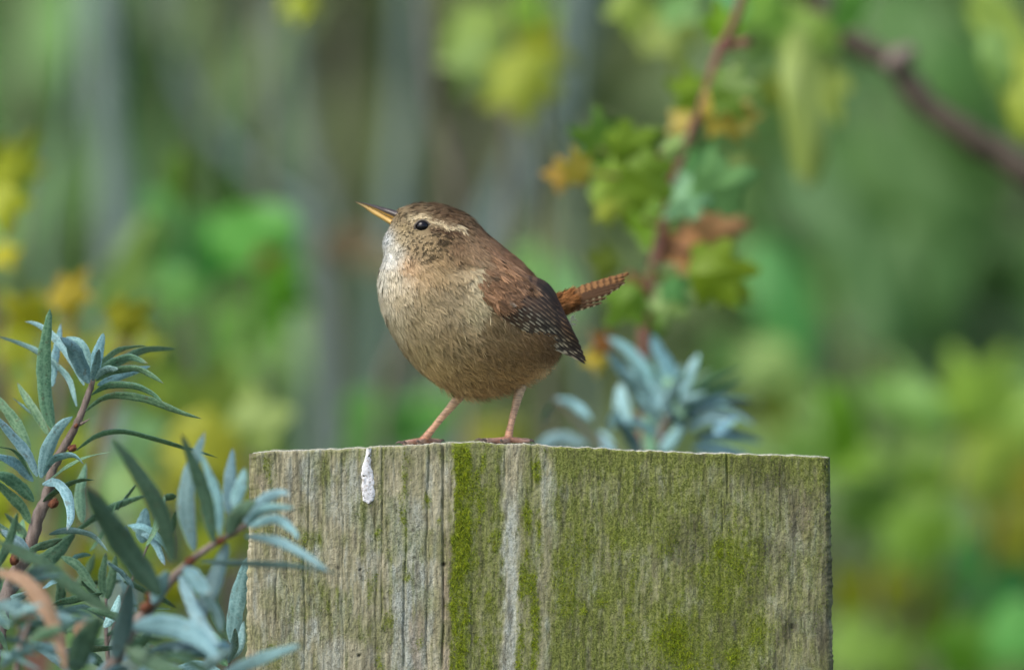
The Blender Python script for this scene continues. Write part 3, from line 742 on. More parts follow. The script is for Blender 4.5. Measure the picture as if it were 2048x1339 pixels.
def branch_e():
    dp = .27
    st = [(1492, -60), (1480, 10), (1462, 60), (1440, 98), (1424, 150), (1400, 220), (1370, 290), (1345, 380), (1322, 480), (1302, 560), (1292, 640), (1288, 720), (1290, 900), (1300, 1100)]
    t = thing('lobed_leaf_shrub', 'slender red-stemmed shoot with lobed green and orange leaves behind the wren', 'shrub', foot(st, dp))
    stem_part(t, 'stem', st, [dp] * len(st), 8, 14, M_REDSTEM, 10, 60)
    for pts in ([(1496, 84), (1470, 90), (1440, 98)], [(1200, 300), (1280, 320), (1368, 296)], [(1130, 345), (1210, 350), (1350, 365)], [(1420, 370), (1380, 380), (1345, 385)], [(1420, 490), (1370, 500), (1320, 490)],
                [(1420, 560), (1360, 560), (1302, 560)], [(1290, 440), (1310, 450), (1330, 450)], [(1450, 190), (1420, 200), (1404, 210)], [(1250, 590), (1280, 600), (1296, 610)]):
        stem_part(t, 'twig', pts, [dp - .01, dp, dp], 3 if pts[0][1] != 84 else 9, 5 if pts[0][1] != 84 else 10, M_REDSTEM, 7, 12, to_ground=False)
    for x, y, s, c, ro, ti, w in [
        (1205, 285, 120, GR, -1.3, .9, 1.0), (1260, 300, 120, (105, 140, 20), 1.0, .8, 1.1), (1230, 350, 140, (120, 155, 30), 2.6, .1, 1.0), (1285, 355, 130, (95, 130, 15), 2.2, .3, 1.0),
        (1250, 390, 110, (120, 150, 30), 3.0, .2, 1.0), (1128, 348, 75, (190, 150, 50), -1.6, .3, 1.0), (1160, 340, 80, (180, 160, 40), -1.4, .5, 1.0), (1290, 438, 105, (105, 150, 20), 1.8, .8, 1.2), (1215, 420, 60, YG, 3.0, .2, 1),
        (1395, 340, 110, BG, .5, .2, 1.0), (1430, 380, 150, (110, 165, 85), 1.2, .3, 1.0), (1375, 385, 110, (110, 165, 110), -2.4, .3, 1.0), (1480, 330, 80, (125, 150, 70), 1.5, .5, .8),
        (1385, 185, 95, (120, 155, 15), -1.2, .8, 1.1), (1450, 180, 120, (80, 115, 20), 1.5, 1.0, 1.0), (1440, 228, 120, (180, 160, 50), 1.6, .8, 1.0), (1480, 235, 80, (165, 155, 65), 1.5, .8, 1.0), (1370, 240, 70, (180, 160, 60), -2.2, .5, 1),
        (1446, 55, 95, (110, 160, 15), -.3, .3, 1.0), (1370, 495, 110, (195, 130, 70), -2.0, .4, 1.0), (1420, 470, 130, (180, 130, 80), 1.3, .7, 1.0),
        (1425, 545, 150, (105, 135, 5), 1.5, .4, 1.0), (1450, 560, 110, (100, 130, 10), 2.2, .3, 1.0), (1340, 600, 90, (130, 165, 80), -2.8, .2, 1.0), (1345, 575, 70, BG, 2.5, .3, 1.0),
        (1255, 600, 110, (90, 130, 15), -2.5, .2, 1.0), (1262, 570, 60, (120, 75, 35), 1.9, .6, 1.0), (1218, 525, 90, (110, 130, 30), -1.3, .9, 1.0), (1275, 610, 70, (125, 160, 60), 2.9, .2, 1),
        (1300, 655, 70, GR, .3, .6, 1), (1192, 712, 62, (195, 170, 40), 3.0, .2, 1.0), (1210, 688, 60, (145, 90, 35), -1.0, .5, 1.0), (1290, 555, 60, (130, 165, 105), .2, .4, 1.0), (1345, 300, 70, LG, .7, .6, .7)]:
        broad_leaf(t, x, y, dp + random.uniform(-.03, .05), s * 1.15, tuple(min(235, 1.06 * (.9 * q + .1 * sum(c) / 3) + 12) for q in c), ro, ti * .55, 'l', w)
branch_e()
def branch_g():
    dp = .48
    t = thing('leafy_sapling', 'brown knotted branch with hanging yellow-green leaves slanting down to the right', 'tree', tuple(P(2600, 669, dp)[:2]) + (0,))
    tr = [(2520, -1500), (2560, -400), (2590, 400), (2600, 1400)]
    stem_part(t, 'trunk', tr, [dp] * 4, 38, 60, M_DARKBARK, 14, 40)
    stem_part(t, 'branch', [(1560, -160), (1600, -60), (1652, 40), (1720, 92), (1795, 138), (1850, 205), (1955, 282), (2060, 345), (2250, 470), (2592, 640)], [dp] * 10, 20, 40, M_BRANCH, 12, 60, .3, to_ground=False)
    V, F = ellipsoid_geo(P(1800, 118, dp - .004), (np.array([.006, 0, .003]), np.array([0, .005, 0]), np.array([-.001, 0, .0045])), 8, 10)
    mesh_obj('knot', V, F, M_TWIG, t)
    for x, y, s, c, ro, ti, k, w in [(1605, 210, 310, (150, 172, 85), 3.05, .1, 'o', .42), (1608, 320, 120, (165, 195, 140), 3.1, -.3, 'o', .6), (1570, 40, 170, (125, 165, 45), 2.4, .4, 'l', 1.0), (1620, 60, 150, (140, 175, 70), 3.0, .3, 'l', 1.0), (1540, 20, 150, (115, 160, 50), -2.0, .4, 'l', 1),
                              (1520, 70, 110, LG, -2.6, .2, 'l', 1), (1640, 160, 170, (165, 185, 80), 2.7, .3, 'l', .8), (1700, 20, 120, (120, 185, 80), .4, .4, 'o', .8), (1560, 180, 100, YG, -1.8, .5, 'l', 1), (1340, 60, 170, (150, 170, 80), 2.8, .3, 'l', 1), (1260, 10, 130, (140, 165, 60), 3.0, .4, 'l', 1), (1350, 15, 120, (110, 160, 80), 2.0, .4, 'l', 1), (1460, -10, 120, (100, 165, 100), 2.8, .3, 'o', 1),
                              (2010, 60, 200, (150, 180, 75), 2.4, .3, 'o', .7), (2045, 190, 190, (165, 185, 65), 3.0, .2, 'o', .7), (1990, 120, 130, (125, 165, 80), 2.9, .3, 'o', .8)]:
        broad_leaf(t, x, y, dp + random.uniform(-.05, .05), s, c, ro, ti, k, w)
    for pts in ([(1605, 90), (1640, 40), (1652, 40)], [(1260, -60), (1400, -140), (1560, -160)], [(2030, 0), (2100, 150), (2140, 395)]):
        stem_part(t, 'twig', pts, [dp] * 3, 3, 6, M_DARKBARK, 7, 14, to_ground=False)
branch_g()

def leaf_shrub(label, stems, leaves, d, bark, r=(5, 9), group=None):
    """a shrub behind the post: upright stems and single broad leaves"""
    t = thing('broadleaf_shrub', label, 'shrub', (float(P(stems[0][-1][0], 1339, d)[0]), float(P(1024, 1339, d)[1]), 0), group)
    for s in stems: stem_part(t, 'stem', s, [d] * len(s), r[0], r[1], bark, 8, 30)
    for x, y, s, c, ro, ti, k, w in leaves:
        broad_leaf(t, x, y, d + random.uniform(-.08, .08), s, c, ro, ti, k, w)
    return t
leaf_shrub('shrub with bright yellow lobed leaves beyond the sharp silvery sprig', [[(-60, 300), (-20, 600), (30, 900), (60, 1380)], [(160, 560), (120, 800), (70, 1380)], [(260, 640), (200, 900), (80, 1380)]],
           [(25, 345, 170, (180, 190, 40), .55, .1, 'l', .8), (0, 400, 130, (165, 175, 20), 2.9, .2, 'l', 1), (5, 505, 75, (190, 185, 10), 2.6, .3, 'l', 1),
            (60, 640, 140, (165, 165, 20), -.9, .4, 'l', 1), (135, 595, 130, (190, 170, 45), .6, .3, 'l', .8), (30, 690, 120, (150, 160, 20), 2.4, .3, 'l', 1), (250, 640, 130, (165, 165, 40), 1.0, .4, 'l', 1), (215, 690, 120, (150, 160, 50), 2.4, .4, 'l', 1),
            (120, 690, 110, (170, 165, 30), 1.4, .5, 'l', 1), (45, 780, 120, YG, 2.0, .4, 'l', 1), (10, 1010, 150, (150, 165, 30), .4, .4, 'l', 1), (25, 1080, 150, (145, 160, 30), 1.9, .4, 'l', 1), (290, 700, 90, YG, 1.2, .3, 'l', 1), (180, 1130, 140, YG, 1.4, .3, 'l', 1), (330, 1180, 140, (160, 165, 30), 1.0, .4, 'l', 1), (420, 1100, 140, YG, .2, .3, 'l', 1)], .42, M_REDSTEM)
leaf_shrub('shrub with fresh green leaves and a red-centred leaf left of the wren', [[(520, 430), (500, 700), (480, 1380)], [(360, 420), (400, 800), (470, 1380)]],
           [(335, 430, 130, (120, 185, 95), -1.0, .5, 'o', .9), (380, 450, 110, (100, 165, 70), 1.2, .5, 'o', .9), (500, 470, 210, (95, 170, 65), 1.4, .5, 'o', .9), (400, 520, 200, (70, 150, 65), -2.2, .3, 'o', .9), (365, 570, 120, (100, 160, 70), -2.8, .3, 'l', 1),
            (535, 590, 190, (85, 150, 20), 1.8, .2, 'l', 1), (500, 640, 170, (90, 150, 25), 2.8, .2, 'l', 1), (560, 560, 130, (90, 155, 30), .9, .3, 'l', 1), (540, 610, 60, (120, 70, 20), 2.0, -.5, 'l', 1), (530, 520, 60, (140, 90, 50), 1.0, .3, 'l', 1),
            (460, 740, 130, GR, 2.0, .4, 'l', 1), (255, 540, 260, (130, 165, 80), .45, .3, 'o', .5), (360, 360, 120, (110, 150, 40), 0, .2, 'o', .6)], .75, M_DARKBARK)
leaf_shrub('low shrub of pale yellow-green leaves behind the sharp sprig and post', [[(400, 800), (420, 1000), (450, 1380)], [(500, 850), (480, 1000), (460, 1380)], [(250, 800), (320, 1000), (440, 1380)]],
           [(330, 800, 190, (150, 180, 70), -1.0, .4, 'l', 1), (430, 810, 190, (155, 180, 75), .3, .4, 'l', 1), (500, 850, 180, (150, 175, 90), 1.2, .4, 'l', 1), (390, 880, 190, (165, 170, 40), 2.4, .4, 'l', 1), (450, 890, 170, (175, 175, 30), 1.6, .4, 'l', 1), (300, 880, 180, (130, 175, 110), -2.0, .4, 'l', 1), (350, 950, 170, (160, 165, 60), -2.6, .4, 'l', 1),
            (250, 960, 180, (135, 175, 100), 2.4, .3, 'l', 1), (150, 900, 160, YG, -1.4, .3, 'l', 1), (440, 980, 150, (150, 160, 30), 2.0, .3, 'l', 1), (200, 780, 160, (150, 175, 75), .2, .5, 'l', 1), (480, 1080, 120, YG, .3, .4, 'l', 1), (260, 1090, 150, (120, 150, 50), 1.0, .4, 'l', 1)], .62, M_DARKBARK)
leaf_shrub('overhanging shoot with a yellow-green leaf bunch above the wren', [[(985, -300), (1000, -60), (1090, 500), (1110, 1380)], [(1030, -60), (1050, -200), (1080, -320), (1100, 1380)]],
           [(960, 60, 200, (155, 185, 85), 2.9, .2, 'l', 1), (1040, 40, 190, (130, 175, 50), 2.4, .3, 'l', 1), (1045, 150, 190, (165, 180, 55), 3.0, .2, 'l', 1), (955, 120, 150, (150, 180, 95), -2.8, .3, 'l', 1), (1070, 100, 150, (160, 170, 40), 2.0, .3, 'l', 1), (990, 90, 150, (140, 175, 45), 2.6, .2, 'l', 1), (1040, 190, 110, (170, 175, 60), 3.1, .2, 'l', 1), (595, 5, 90, (165, 180, 35), 3.1, .2, 'l', 1)], .66, M_DARKBARK)
leaf_shrub('bright green shrub beyond the right side of the post', [[(1720, 780), (1740, 1000), (1760, 1380)], [(1960, 760), (1900, 1000), (1780, 1380)], [(2000, 1000), (1950, 1200), (1800, 1380)]],
           [(1690, 850, 170, (120, 175, 40), -.2, .4, 'o', .8), (1800, 790, 230, (130, 180, 85), 2.3, .3, 'o', .7), (1770, 740, 120, (150, 165, 110), -.8, .5, 'o', .7), (1700, 920, 150, (125, 170, 40), 2.4, .4, 'l', 1), (1760, 960, 180, (75, 115, 5), 2.0, .5, 'l', 1), (1720, 1000, 170, (65, 105, 5), 2.8, .3, 'l', 1), (1840, 930, 170, (90, 130, 10), 1.0, .4, 'l', 1), (1830, 1050, 220, (120, 165, 45), 2.9, .3, 'l', 1),
            (1960, 800, 220, (145, 185, 65), -.6, .3, 'l', 1), (1960, 910, 230, (155, 185, 60), 2.7, .3, 'l', 1), (2020, 840, 200, (140, 180, 70), 1.0, .3, 'l', 1), (2010, 970, 230, (175, 170, 40), 1.5, .3, 'l', 1), (2020, 1060, 170, (160, 165, 45), 2.6, .3, 'l', 1),
            (2000, 1170, 230, (85, 165, 75), -1.0, .3, 'l', 1), (1960, 1130, 190, (80, 155, 80), 2.0, .3, 'l', 1), (2030, 1250, 200, (95, 170, 75), 2.6, .3, 'l', 1), (1720, 1200, 170, (150, 160, 20), -.8, .4, 'l', 1), (1770, 1180, 150, (150, 160, 30), 1.4, .4, 'l', 1), (1700, 1280, 190, (130, 170, 60), 2.2, .3, 'l', 1), (1840, 1240, 190, (140, 160, 60), .6, .4, 'l', 1), (1920, 1290, 190, (90, 145, 30), 2.6, .3, 'l', 1), (1780, 1320, 170, (125, 165, 60), 1.0, .4, 'l', 1)], .80, M_DARKBARK)
leaf_shrub('soft green shrub between the post and the slanting brown branch', [[(1560, 700), (1570, 1000), (1600, 1380)], [(1480, 760), (1540, 1000), (1600, 1380)]],
           [(1530, 800, 170, (135, 145, 15), 1.2, .6, 'l', 1), (1570, 620, 330, (80, 150, 70), 2.9, .2, 'o', .6), (1500, 730, 190, (140, 175, 90), 1.4, .4, 'o', .9), (1550, 760, 170, (130, 170, 85), 2.2, .4, 'o', .9), (1090, 555, 150, (125, 185, 95), 2.2, .3, 'o', .9), (1130, 580, 120, (120, 180, 100), 2.4, .3, 'o', .9), (1560, 870, 170, (130, 165, 85), 2.5, .5, 'o', .9), (1620, 900, 150, (120, 165, 70), 1.5, .4, 'o', .9), (1440, 730, 130, (120, 165, 90), .2, .4, 'o', .9)], .95, M_DARKBARK)
leaf_shrub('tall shrub of broad plain green leaves under the slanting brown branch', [[(1800, 200), (1790, 600), (1780, 1380)], [(1980, 400), (1900, 800), (1790, 1380)]],
           [(1800, 380, 380, (82, 124, 56), 2.6, .2, 'o', .8), (1860, 520, 360, (84, 126, 60), 3.4, .2, 'o', .8), (1950, 480, 320, (78, 118, 54), 2.2, .2, 'o', .8), (1740, 560, 330, (78, 120, 58), 2.9, .3, 'o', .7), (1700, 250, 320, (74, 116, 54), 3.3, .2, 'o', .7), (1930, 200, 340, (84, 128, 56), 2.8, .2, 'o', .8), (1640, 420, 300, (78, 122, 62), 2.5, .2, 'o', .7), (1830, 90, 320, (82, 128, 56), 2.6, .2, 'o', .8), (1880, 660, 300, (80, 120, 62), 3.2, .2, 'o', .8), (1990, 620, 260, (80, 110, 60), 2.4, .3, 'o', .8)], 1.25, M_DARKBARK)
leaf_shrub('dull green shrub low behind the wren', [[(800, 820), (820, 1000), (830, 1380)], [(960, 840), (900, 1000), (840, 1380)]],
           [(770, 840, 170, (100, 165, 70), -1.2, .4, 'o', .9), (830, 850, 160, (95, 165, 65), .8, .4, 'o', .9), (880, 830, 130, (130, 160, 40), 1.2, .4, 'o', .9), (960, 875, 130, (145, 150, 10), 1.5, .7, 'o', .9), (1000, 880, 110, (140, 150, 10), 1.4, .7, 'o', .9), (740, 880, 130, (110, 170, 80), -2.2, .4, 'o', .9), (930, 800, 120, (120, 165, 90), .4, .4, 'o', .9), (700, 490, 120, (140, 122, 92), 1.3, .5, 'o', 1), (760, 520, 100, (128, 122, 92), 1.6, .5, 'o', 1)], .9, M_DARKBARK)

# ------------------------------------------------------------------ grey sapling stems further back
def sapling(label, pts, d, r0, r1, bark, limbs=(), group=None):
    t = thing('sapling', label, 'tree', (float(P(pts[-1][0], 1339, d)[0]), float(P(1024, 1339, d)[1]), 0), group)
    stem_part(t, 'trunk', pts, [d] * len(pts), r0, r1, bark, 12, 50, .2, seed=int(pts[0][0]))
    for l in limbs: stem_part(t, 'limb', l, [d] * len(l), 4, r0 * .6, bark, 8, 24, .2, to_ground=False)
    r = random.Random(int(pts[0][0]))
    top = pts[0]
    for i in range(24):     # leaves of the crown above the frame
        broad_leaf(t, top[0] + r.uniform(-420, 420), top[1] - r.uniform(-100, 900), d + r.uniform(-.15, .15), r.uniform(170, 300), (r.randint(80, 130), r.randint(120, 165), r.randint(40, 90)), r.uniform(0, 6.28), r.uniform(-.6, .6), 'o')
    for l in limbs:
        pass
    return t
SG = 'upright sapling stems behind the post'
sapling('straight pale grey sapling stem beyond the yellow-leaved shrub', [(190, -700), (205, -50), (215, 200), (235, 450), (240, 900), (245, 1400)], 1.15, 30, 42, M_GREYBARK, [[(60, -300), (120, -120), (203, -30)]])
sapling('slanting pale grey trunk that leans down towards the wren', [(1240, -700), (1165, -40), (1120, 160), (1050, 340), (960, 540), (900, 900), (860, 1400)], 1.3, 36, 50, M_GREYBARK, [[(1330, -500), (1260, -300), (1190, -120)]])
sapling('pale grey stem rising straight above the wren', [(840, -700), (822, -50), (812, 200), (795, 400), (780, 800), (770, 1400)], 1.3, 22, 30, M_GREYBARK)
sapling('slim grey-green stem left of the wren', [(560, -700), (575, 0), (600, 300), (690, 600), (700, 1400)], 1.5, 15, 26, M_GREYBARK)
sapling('thin dark stem close to the slim grey-green stem', [(740, -700), (690, 0), (672, 300), (660, 700), (650, 1400)], 1.5, 18, 26, M_DARKBARK)
sapling('thin dark slanting stem below the yellow-green leaf bunch', [(1120, -600), (1010, 100), (960, 260), (905, 420), (860, 700), (840, 1400)], 1.5, 18, 28, M_DARKBARK)
sapling('crooked grey stem with a dark side limb above the green shrub', [(300, -700), (330, 0), (400, 230), (470, 310), (560, 400), (620, 520), (640, 1400)], 1.2, 12, 22, M_GREYBARK, [[(520, -300), (500, 0), (485, 300)]])
sapling('dark stem below the slanting brown branch', [(1790, -700), (1770, 100), (1725, 400), (1690, 700), (1670, 1000), (1650, 1400)], 1.5, 15, 26, M_DARKBARK)
sapling('dark leaning stem beyond the bright green shrub', [(2200, -400), (2090, 300), (2010, 540), (1930, 720), (1890, 1050), (1880, 1400)], 1.5, 20, 32, M_DARKBARK)

_r = random.Random(21)
_where = ['beyond the yellow-leaved shrub', 'left of the pale straight sapling', 'between the grey saplings left of the wren', 'behind the fresh green leaves', 'above the wren', 'between the slanting trunk and the red-stemmed shoot', 'behind the low yellow-green shrub', 'beside the slanting grey trunk']
for _i, _x in enumerate((40, 130, 440, 350, 880, 1180, 500, 1020)):
    _x2 = _x + _r.uniform(-90, 90)
    t = thing('thin_twig', 'thin blurred upright twig ' + _where[_i], 'twig', (float(P(_x2, 1339, 1.1)[0]), float(P(1024, 1339, 1.1)[1]), 0), 'thin twigs in the background')
    stem_part(t, 'stem', [(_x - _r.uniform(-60, 60), -500), (_x + _r.uniform(-30, 30), 100), (_x + _r.uniform(-40, 40), 450), (_x2 + _r.uniform(-30, 30), 800), (_x2, 1400)], [_r.uniform(.7, 1.1)] * 5, 6, 10, _r.choice([M_GREYBARK, M_DARKBARK, M_TWIG]), 8, 30)
# ------------------------------------------------------------------ hedge: one mass of foliage behind everything
def hedge():
    n = 46000
    X = RNG.uniform(-2.6, 2.6, n); Y = RNG.uniform(1.75, 3.0, n); Z = RNG.uniform(0.02, 2.5, n)
    Z = Z * (0.9 + .2 * noise(X * 2, Y * 2, 3))
    C = np.stack([X, Y, Z], -1)
    L = RNG.uniform(.045, .10, n); W = L * RNG.uniform(.3, .55, n)
    a = RNG.normal(0, .7, n); el = RNG.normal(.25, .6, n)
    u = np.stack([np.sin(a), .5 * np.cos(a) * RNG.normal(0, 1, n), np.cos(a)], -1); u = unit(u)
    nn = unit(np.stack([RNG.normal(0, .5, n), -np.ones(n), el], -1)); nn = unit(nn - (nn * u).sum(1, keepdims=True) * u)
    s = np.cross(u, nn)
    b0 = C - u * L[:, None] * .5; t0 = C + u * L[:, None] * .5
    m1 = C + s * W[:, None] * .5 - nn * W[:, None] * .12; m2 = C - s * W[:, None] * .5 - nn * W[:, None] * .12
    V = np.stack([b0, m1, t0, m2], 1).reshape(-1, 3); i = np.arange(n) * 4
    F = np.concatenate([np.stack([i, i + 1, i + 2], 1), np.stack([i, i + 2, i + 3], 1)])
    f = fbm(X * 7, Z * 3.2, Y * 3, 3); g = fbm(X * 5 + 40, Z * 3, Y * 2, 2)
    ca, cb, cc, cd = lin((84, 120, 70)), lin((124, 162, 88)), lin((136, 156, 126)), lin((112, 118, 82))
    k = sstep(.32, .68, f)[:, None]
    col = ca * (1 - k) + cb * k
    q = (sstep(.56, .7, g) * .7)[:, None]; col = col * (1 - q) + cc * q
    q = (sstep(.50, .66, fbm(X * 6 + 9, Z * 4, Y, 2)) * (.8 - .6 * sstep(.05, .22, X)))[:, None]; col = col * (1 - q) + cd * q
    col = col * RNG.uniform(.75, 1.3, (n, 1)) * 1.32
    h = mesh_obj('hedge', V, F, tinted('hedge_leaves', .55, .3, 0, 10, .25), colors=np.repeat(col, 4, 0), kind='stuff', smooth=False)
    h['label'] = 'soft blurred mass of green hedge foliage filling the background'; h['category'] = 'hedge'
hedge()

# ------------------------------------------------------------------ wren
SEC = np.array([  # dorsal x,y, ventral x,y, half depth, depth of the axis (px)
    (786, 425, 783, 450, 8, 0), (803, 415, 772, 466, 22, 0), (832, 406, 766, 488, 46, 0), (868, 406, 768, 512, 65, 0), (905, 416, 761, 538, 78, 0),
    (939, 433, 757, 562, 91, -2), (968, 462, 759, 590, 104, -3), (998, 488, 766, 622, 117, -3), (1032, 516, 780, 655, 127, 0), (1062, 546, 800, 691, 133, 3),
    (1087, 577, 828, 726, 134, 8), (1105, 605, 863, 757, 128, 14), (1118, 632, 907, 780, 116, 21), (1124, 655, 955, 788, 100, 28), (1122, 680, 1000, 782, 80, 34),
    (1112, 702, 1040, 764, 56, 39), (1098, 718, 1070, 744, 34, 42), (1088, 728, 1082, 736, 12, 43)], float)
NU, NV = 120, 96
_su = spline(SEC, NU)
_v = np.linspace(0, 2 * math.pi, NV, endpoint=False)
def body_pt(u, v):
    """u 0..1 along, v angle (0 back ridge, pi belly, pi/2 the side towards the lens) -> px space"""
    i = np.clip(u, 0, 1) * (NU - 1); a = np.floor(i).astype(int); a = np.clip(a, 0, NU - 2); f = (i - a)[..., None]
    s = _su[a] * (1 - f) + _su[a + 1] * f
    c, sn = np.cos(v), np.sin(v)
    e = .92
    cc = np.sign(c) * np.abs(c) ** e; ss = np.sign(sn) * np.abs(sn) ** e
    mx = (s[..., 0] + s[..., 2]) / 2; my = (s[..., 1] + s[..., 3]) / 2
    hx = (s[..., 0] - s[..., 2]) / 2; hy = (s[..., 1] - s[..., 3]) / 2
    x = mx + hx * cc; y = my + hy * cc
    z = s[..., 5] - s[..., 4] * ss
    # cheek fullness and the hollow behind it
    g = np.exp(-(((x - 852) / 50) ** 2 + ((y - 490) / 34) ** 2)); g2 = np.exp(-(((x - 925) / 40) ** 2 + ((y - 535) / 16) ** 2))
    sg = np.sign(z - s[..., 5])
    z = z + sg * (7 * g - 6 * g2) * np.clip(np.abs(sn), 0, 1)
    return np.stack([x, y, z], -1)
def body_frame(u, v):
    e = 1e-3
    p = body_pt(u, v)
    du = body_pt(np.minimum(u + e, 1), v) - body_pt(np.maximum(u - e, 0), v)
    dv = body_pt(u, v + e * 3) - body_pt(u, v - e * 3)
    n = unit(np.cross(dv, du))
    ctr = (body_pt(u, v * 0) + body_pt(u, v * 0 + math.pi)) / 2
    n = np.where(((p - ctr) * n).sum(-1, keepdims=True) < 0, -n, n)
    t = unit(du)
    return p, t, n
# plumage colours over the side of the bird (photo px), belly tones raised to offset the shade underneath
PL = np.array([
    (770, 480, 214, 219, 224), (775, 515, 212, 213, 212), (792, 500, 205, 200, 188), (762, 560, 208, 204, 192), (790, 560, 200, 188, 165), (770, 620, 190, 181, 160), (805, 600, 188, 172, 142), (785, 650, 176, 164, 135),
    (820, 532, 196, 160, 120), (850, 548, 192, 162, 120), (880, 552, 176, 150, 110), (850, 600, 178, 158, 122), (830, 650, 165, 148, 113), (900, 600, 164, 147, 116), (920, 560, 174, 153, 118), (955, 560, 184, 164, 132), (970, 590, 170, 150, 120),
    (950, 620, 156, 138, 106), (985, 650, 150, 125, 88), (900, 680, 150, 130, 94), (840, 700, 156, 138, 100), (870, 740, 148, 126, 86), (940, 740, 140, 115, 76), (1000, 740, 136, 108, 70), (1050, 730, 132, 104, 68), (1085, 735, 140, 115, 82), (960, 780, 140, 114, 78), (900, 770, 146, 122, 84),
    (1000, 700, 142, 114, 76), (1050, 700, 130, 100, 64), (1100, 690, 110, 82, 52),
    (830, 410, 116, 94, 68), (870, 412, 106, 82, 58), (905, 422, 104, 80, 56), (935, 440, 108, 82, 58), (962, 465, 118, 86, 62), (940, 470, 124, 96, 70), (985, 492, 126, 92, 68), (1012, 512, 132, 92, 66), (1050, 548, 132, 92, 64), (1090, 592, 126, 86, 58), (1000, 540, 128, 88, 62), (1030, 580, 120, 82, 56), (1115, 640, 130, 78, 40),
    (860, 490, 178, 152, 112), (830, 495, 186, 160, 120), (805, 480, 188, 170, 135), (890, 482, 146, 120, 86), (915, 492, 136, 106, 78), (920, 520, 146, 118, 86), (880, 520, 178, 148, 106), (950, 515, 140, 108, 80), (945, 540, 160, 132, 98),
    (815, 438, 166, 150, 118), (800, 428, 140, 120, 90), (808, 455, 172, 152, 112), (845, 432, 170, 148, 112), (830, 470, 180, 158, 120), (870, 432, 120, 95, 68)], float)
PLC = lin(PL[:, 2:]) * (1.06 + .75 * sstep(650, 750, PL[:, 1]) + .12 * ((PL[:, 0] > 960) & (PL[:, 1] < 600)))[:, None] * np.where((PL[:, 0] > 930) & (PL[:, 1] < 645), 1, 0)[:, None] * np.array([1.22, 1.36, 1.32]) + lin(PL[:, 2:]) * (.86 + .85 * sstep(650, 750, PL[:, 1]) + .34 * sstep(835, 770, PL[:, 0]))[:, None] * np.where((PL[:, 0] > 930) & (PL[:, 1] < 645), 0, 1)[:, None] * np.array([.99, 1.0, .92]); PLC = PLC * .9 + .1 * PLC.mean(1, keepdims=True)  # belly and back gains cancel their shade; left breast also made paler
def seg_dist(x, y, pts):
    d = np.full(x.shape, 1e9)
    for (ax, ay), (bx, by) in zip(pts[:-1], pts[1:]):
        t = np.clip(((x - ax) * (bx - ax) + (y - ay) * (by - ay)) / ((bx - ax) ** 2 + (by - ay) ** 2), 0, 1)
        d = np.minimum(d, np.hypot(x - ax - t * (bx - ax), y - ay - t * (by - ay)))
    return d
def plum(x, y):
    d2 = (x[:, None] - PL[None, :, 0]) ** 2 + (y[:, None] - PL[None, :, 1]) ** 2
    w = 1 / (d2 + 90) ** 1.7
    c = (w[..., None] * PLC[None]).sum(1) / w.sum(1, keepdims=True)
    def over(d, wd, col, a):
        nonlocal c
        k = (a * np.exp(-(d / wd) ** 2))[:, None]; c = c * (1 - k) + lin(col) * k
    over(seg_dist(x, y, [(822, 436), (845, 434), (872, 445), (900, 454), (928, 459)]), 4.8, (222, 204, 164), 1.0)
    over(seg_dist(x, y, [(862, 459), (890, 463), (922, 464)]), 4.0, (72, 50, 36), .9)
    over(seg_dist(x, y, [(820, 424), (850, 421), (880, 427), (910, 438)]), 4.0, (66, 48, 34), .6)
    over(seg_dist(x, y, [(808, 443), (828, 452)]), 4, (120, 104, 80), .6)
    return c
def face_mask(x, y):
    return np.exp(-((((x - 845) / 62) ** 2 + ((y - 478) / 48) ** 2) ** 2))
class Barbs:
    """collects feather barbs as slender tapered blades with soft normals"""
    def __init__(s): s.V = []; s.C = []; s.N = []; s.k = 0; s.cnt = []
    def add(s, a, m, b, side, w, ca, cb, nrm):
        """a,m,b (n,3) px-space points; side (n,3); w (n,); colours base/tip; normals"""
        sw = side * w[:, None]
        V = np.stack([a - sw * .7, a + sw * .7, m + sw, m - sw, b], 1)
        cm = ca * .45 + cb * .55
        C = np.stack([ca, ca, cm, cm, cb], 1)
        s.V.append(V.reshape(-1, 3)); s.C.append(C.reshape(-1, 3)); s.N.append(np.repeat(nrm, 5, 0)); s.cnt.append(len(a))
    def build(s, name, material, parent):
        V = PB(np.concatenate(s.V)); C = np.clip(np.concatenate(s.C), .004, .95); Nn = np.concatenate(s.N)
        Nw = unit(np.stack([Nn[:, 0], Nn[:, 2], -Nn[:, 1]], -1))
        n = sum(s.cnt); i = np.arange(n) * 5
        F = np.stack([i, i + 1, i + 2, i + 3], 1).tolist() + np.stack([i + 3, i + 2, i + 4], 1).tolist()
        return mesh_obj(name, V, F, material, parent, colors=C, normals=Nw, kind='stuff')
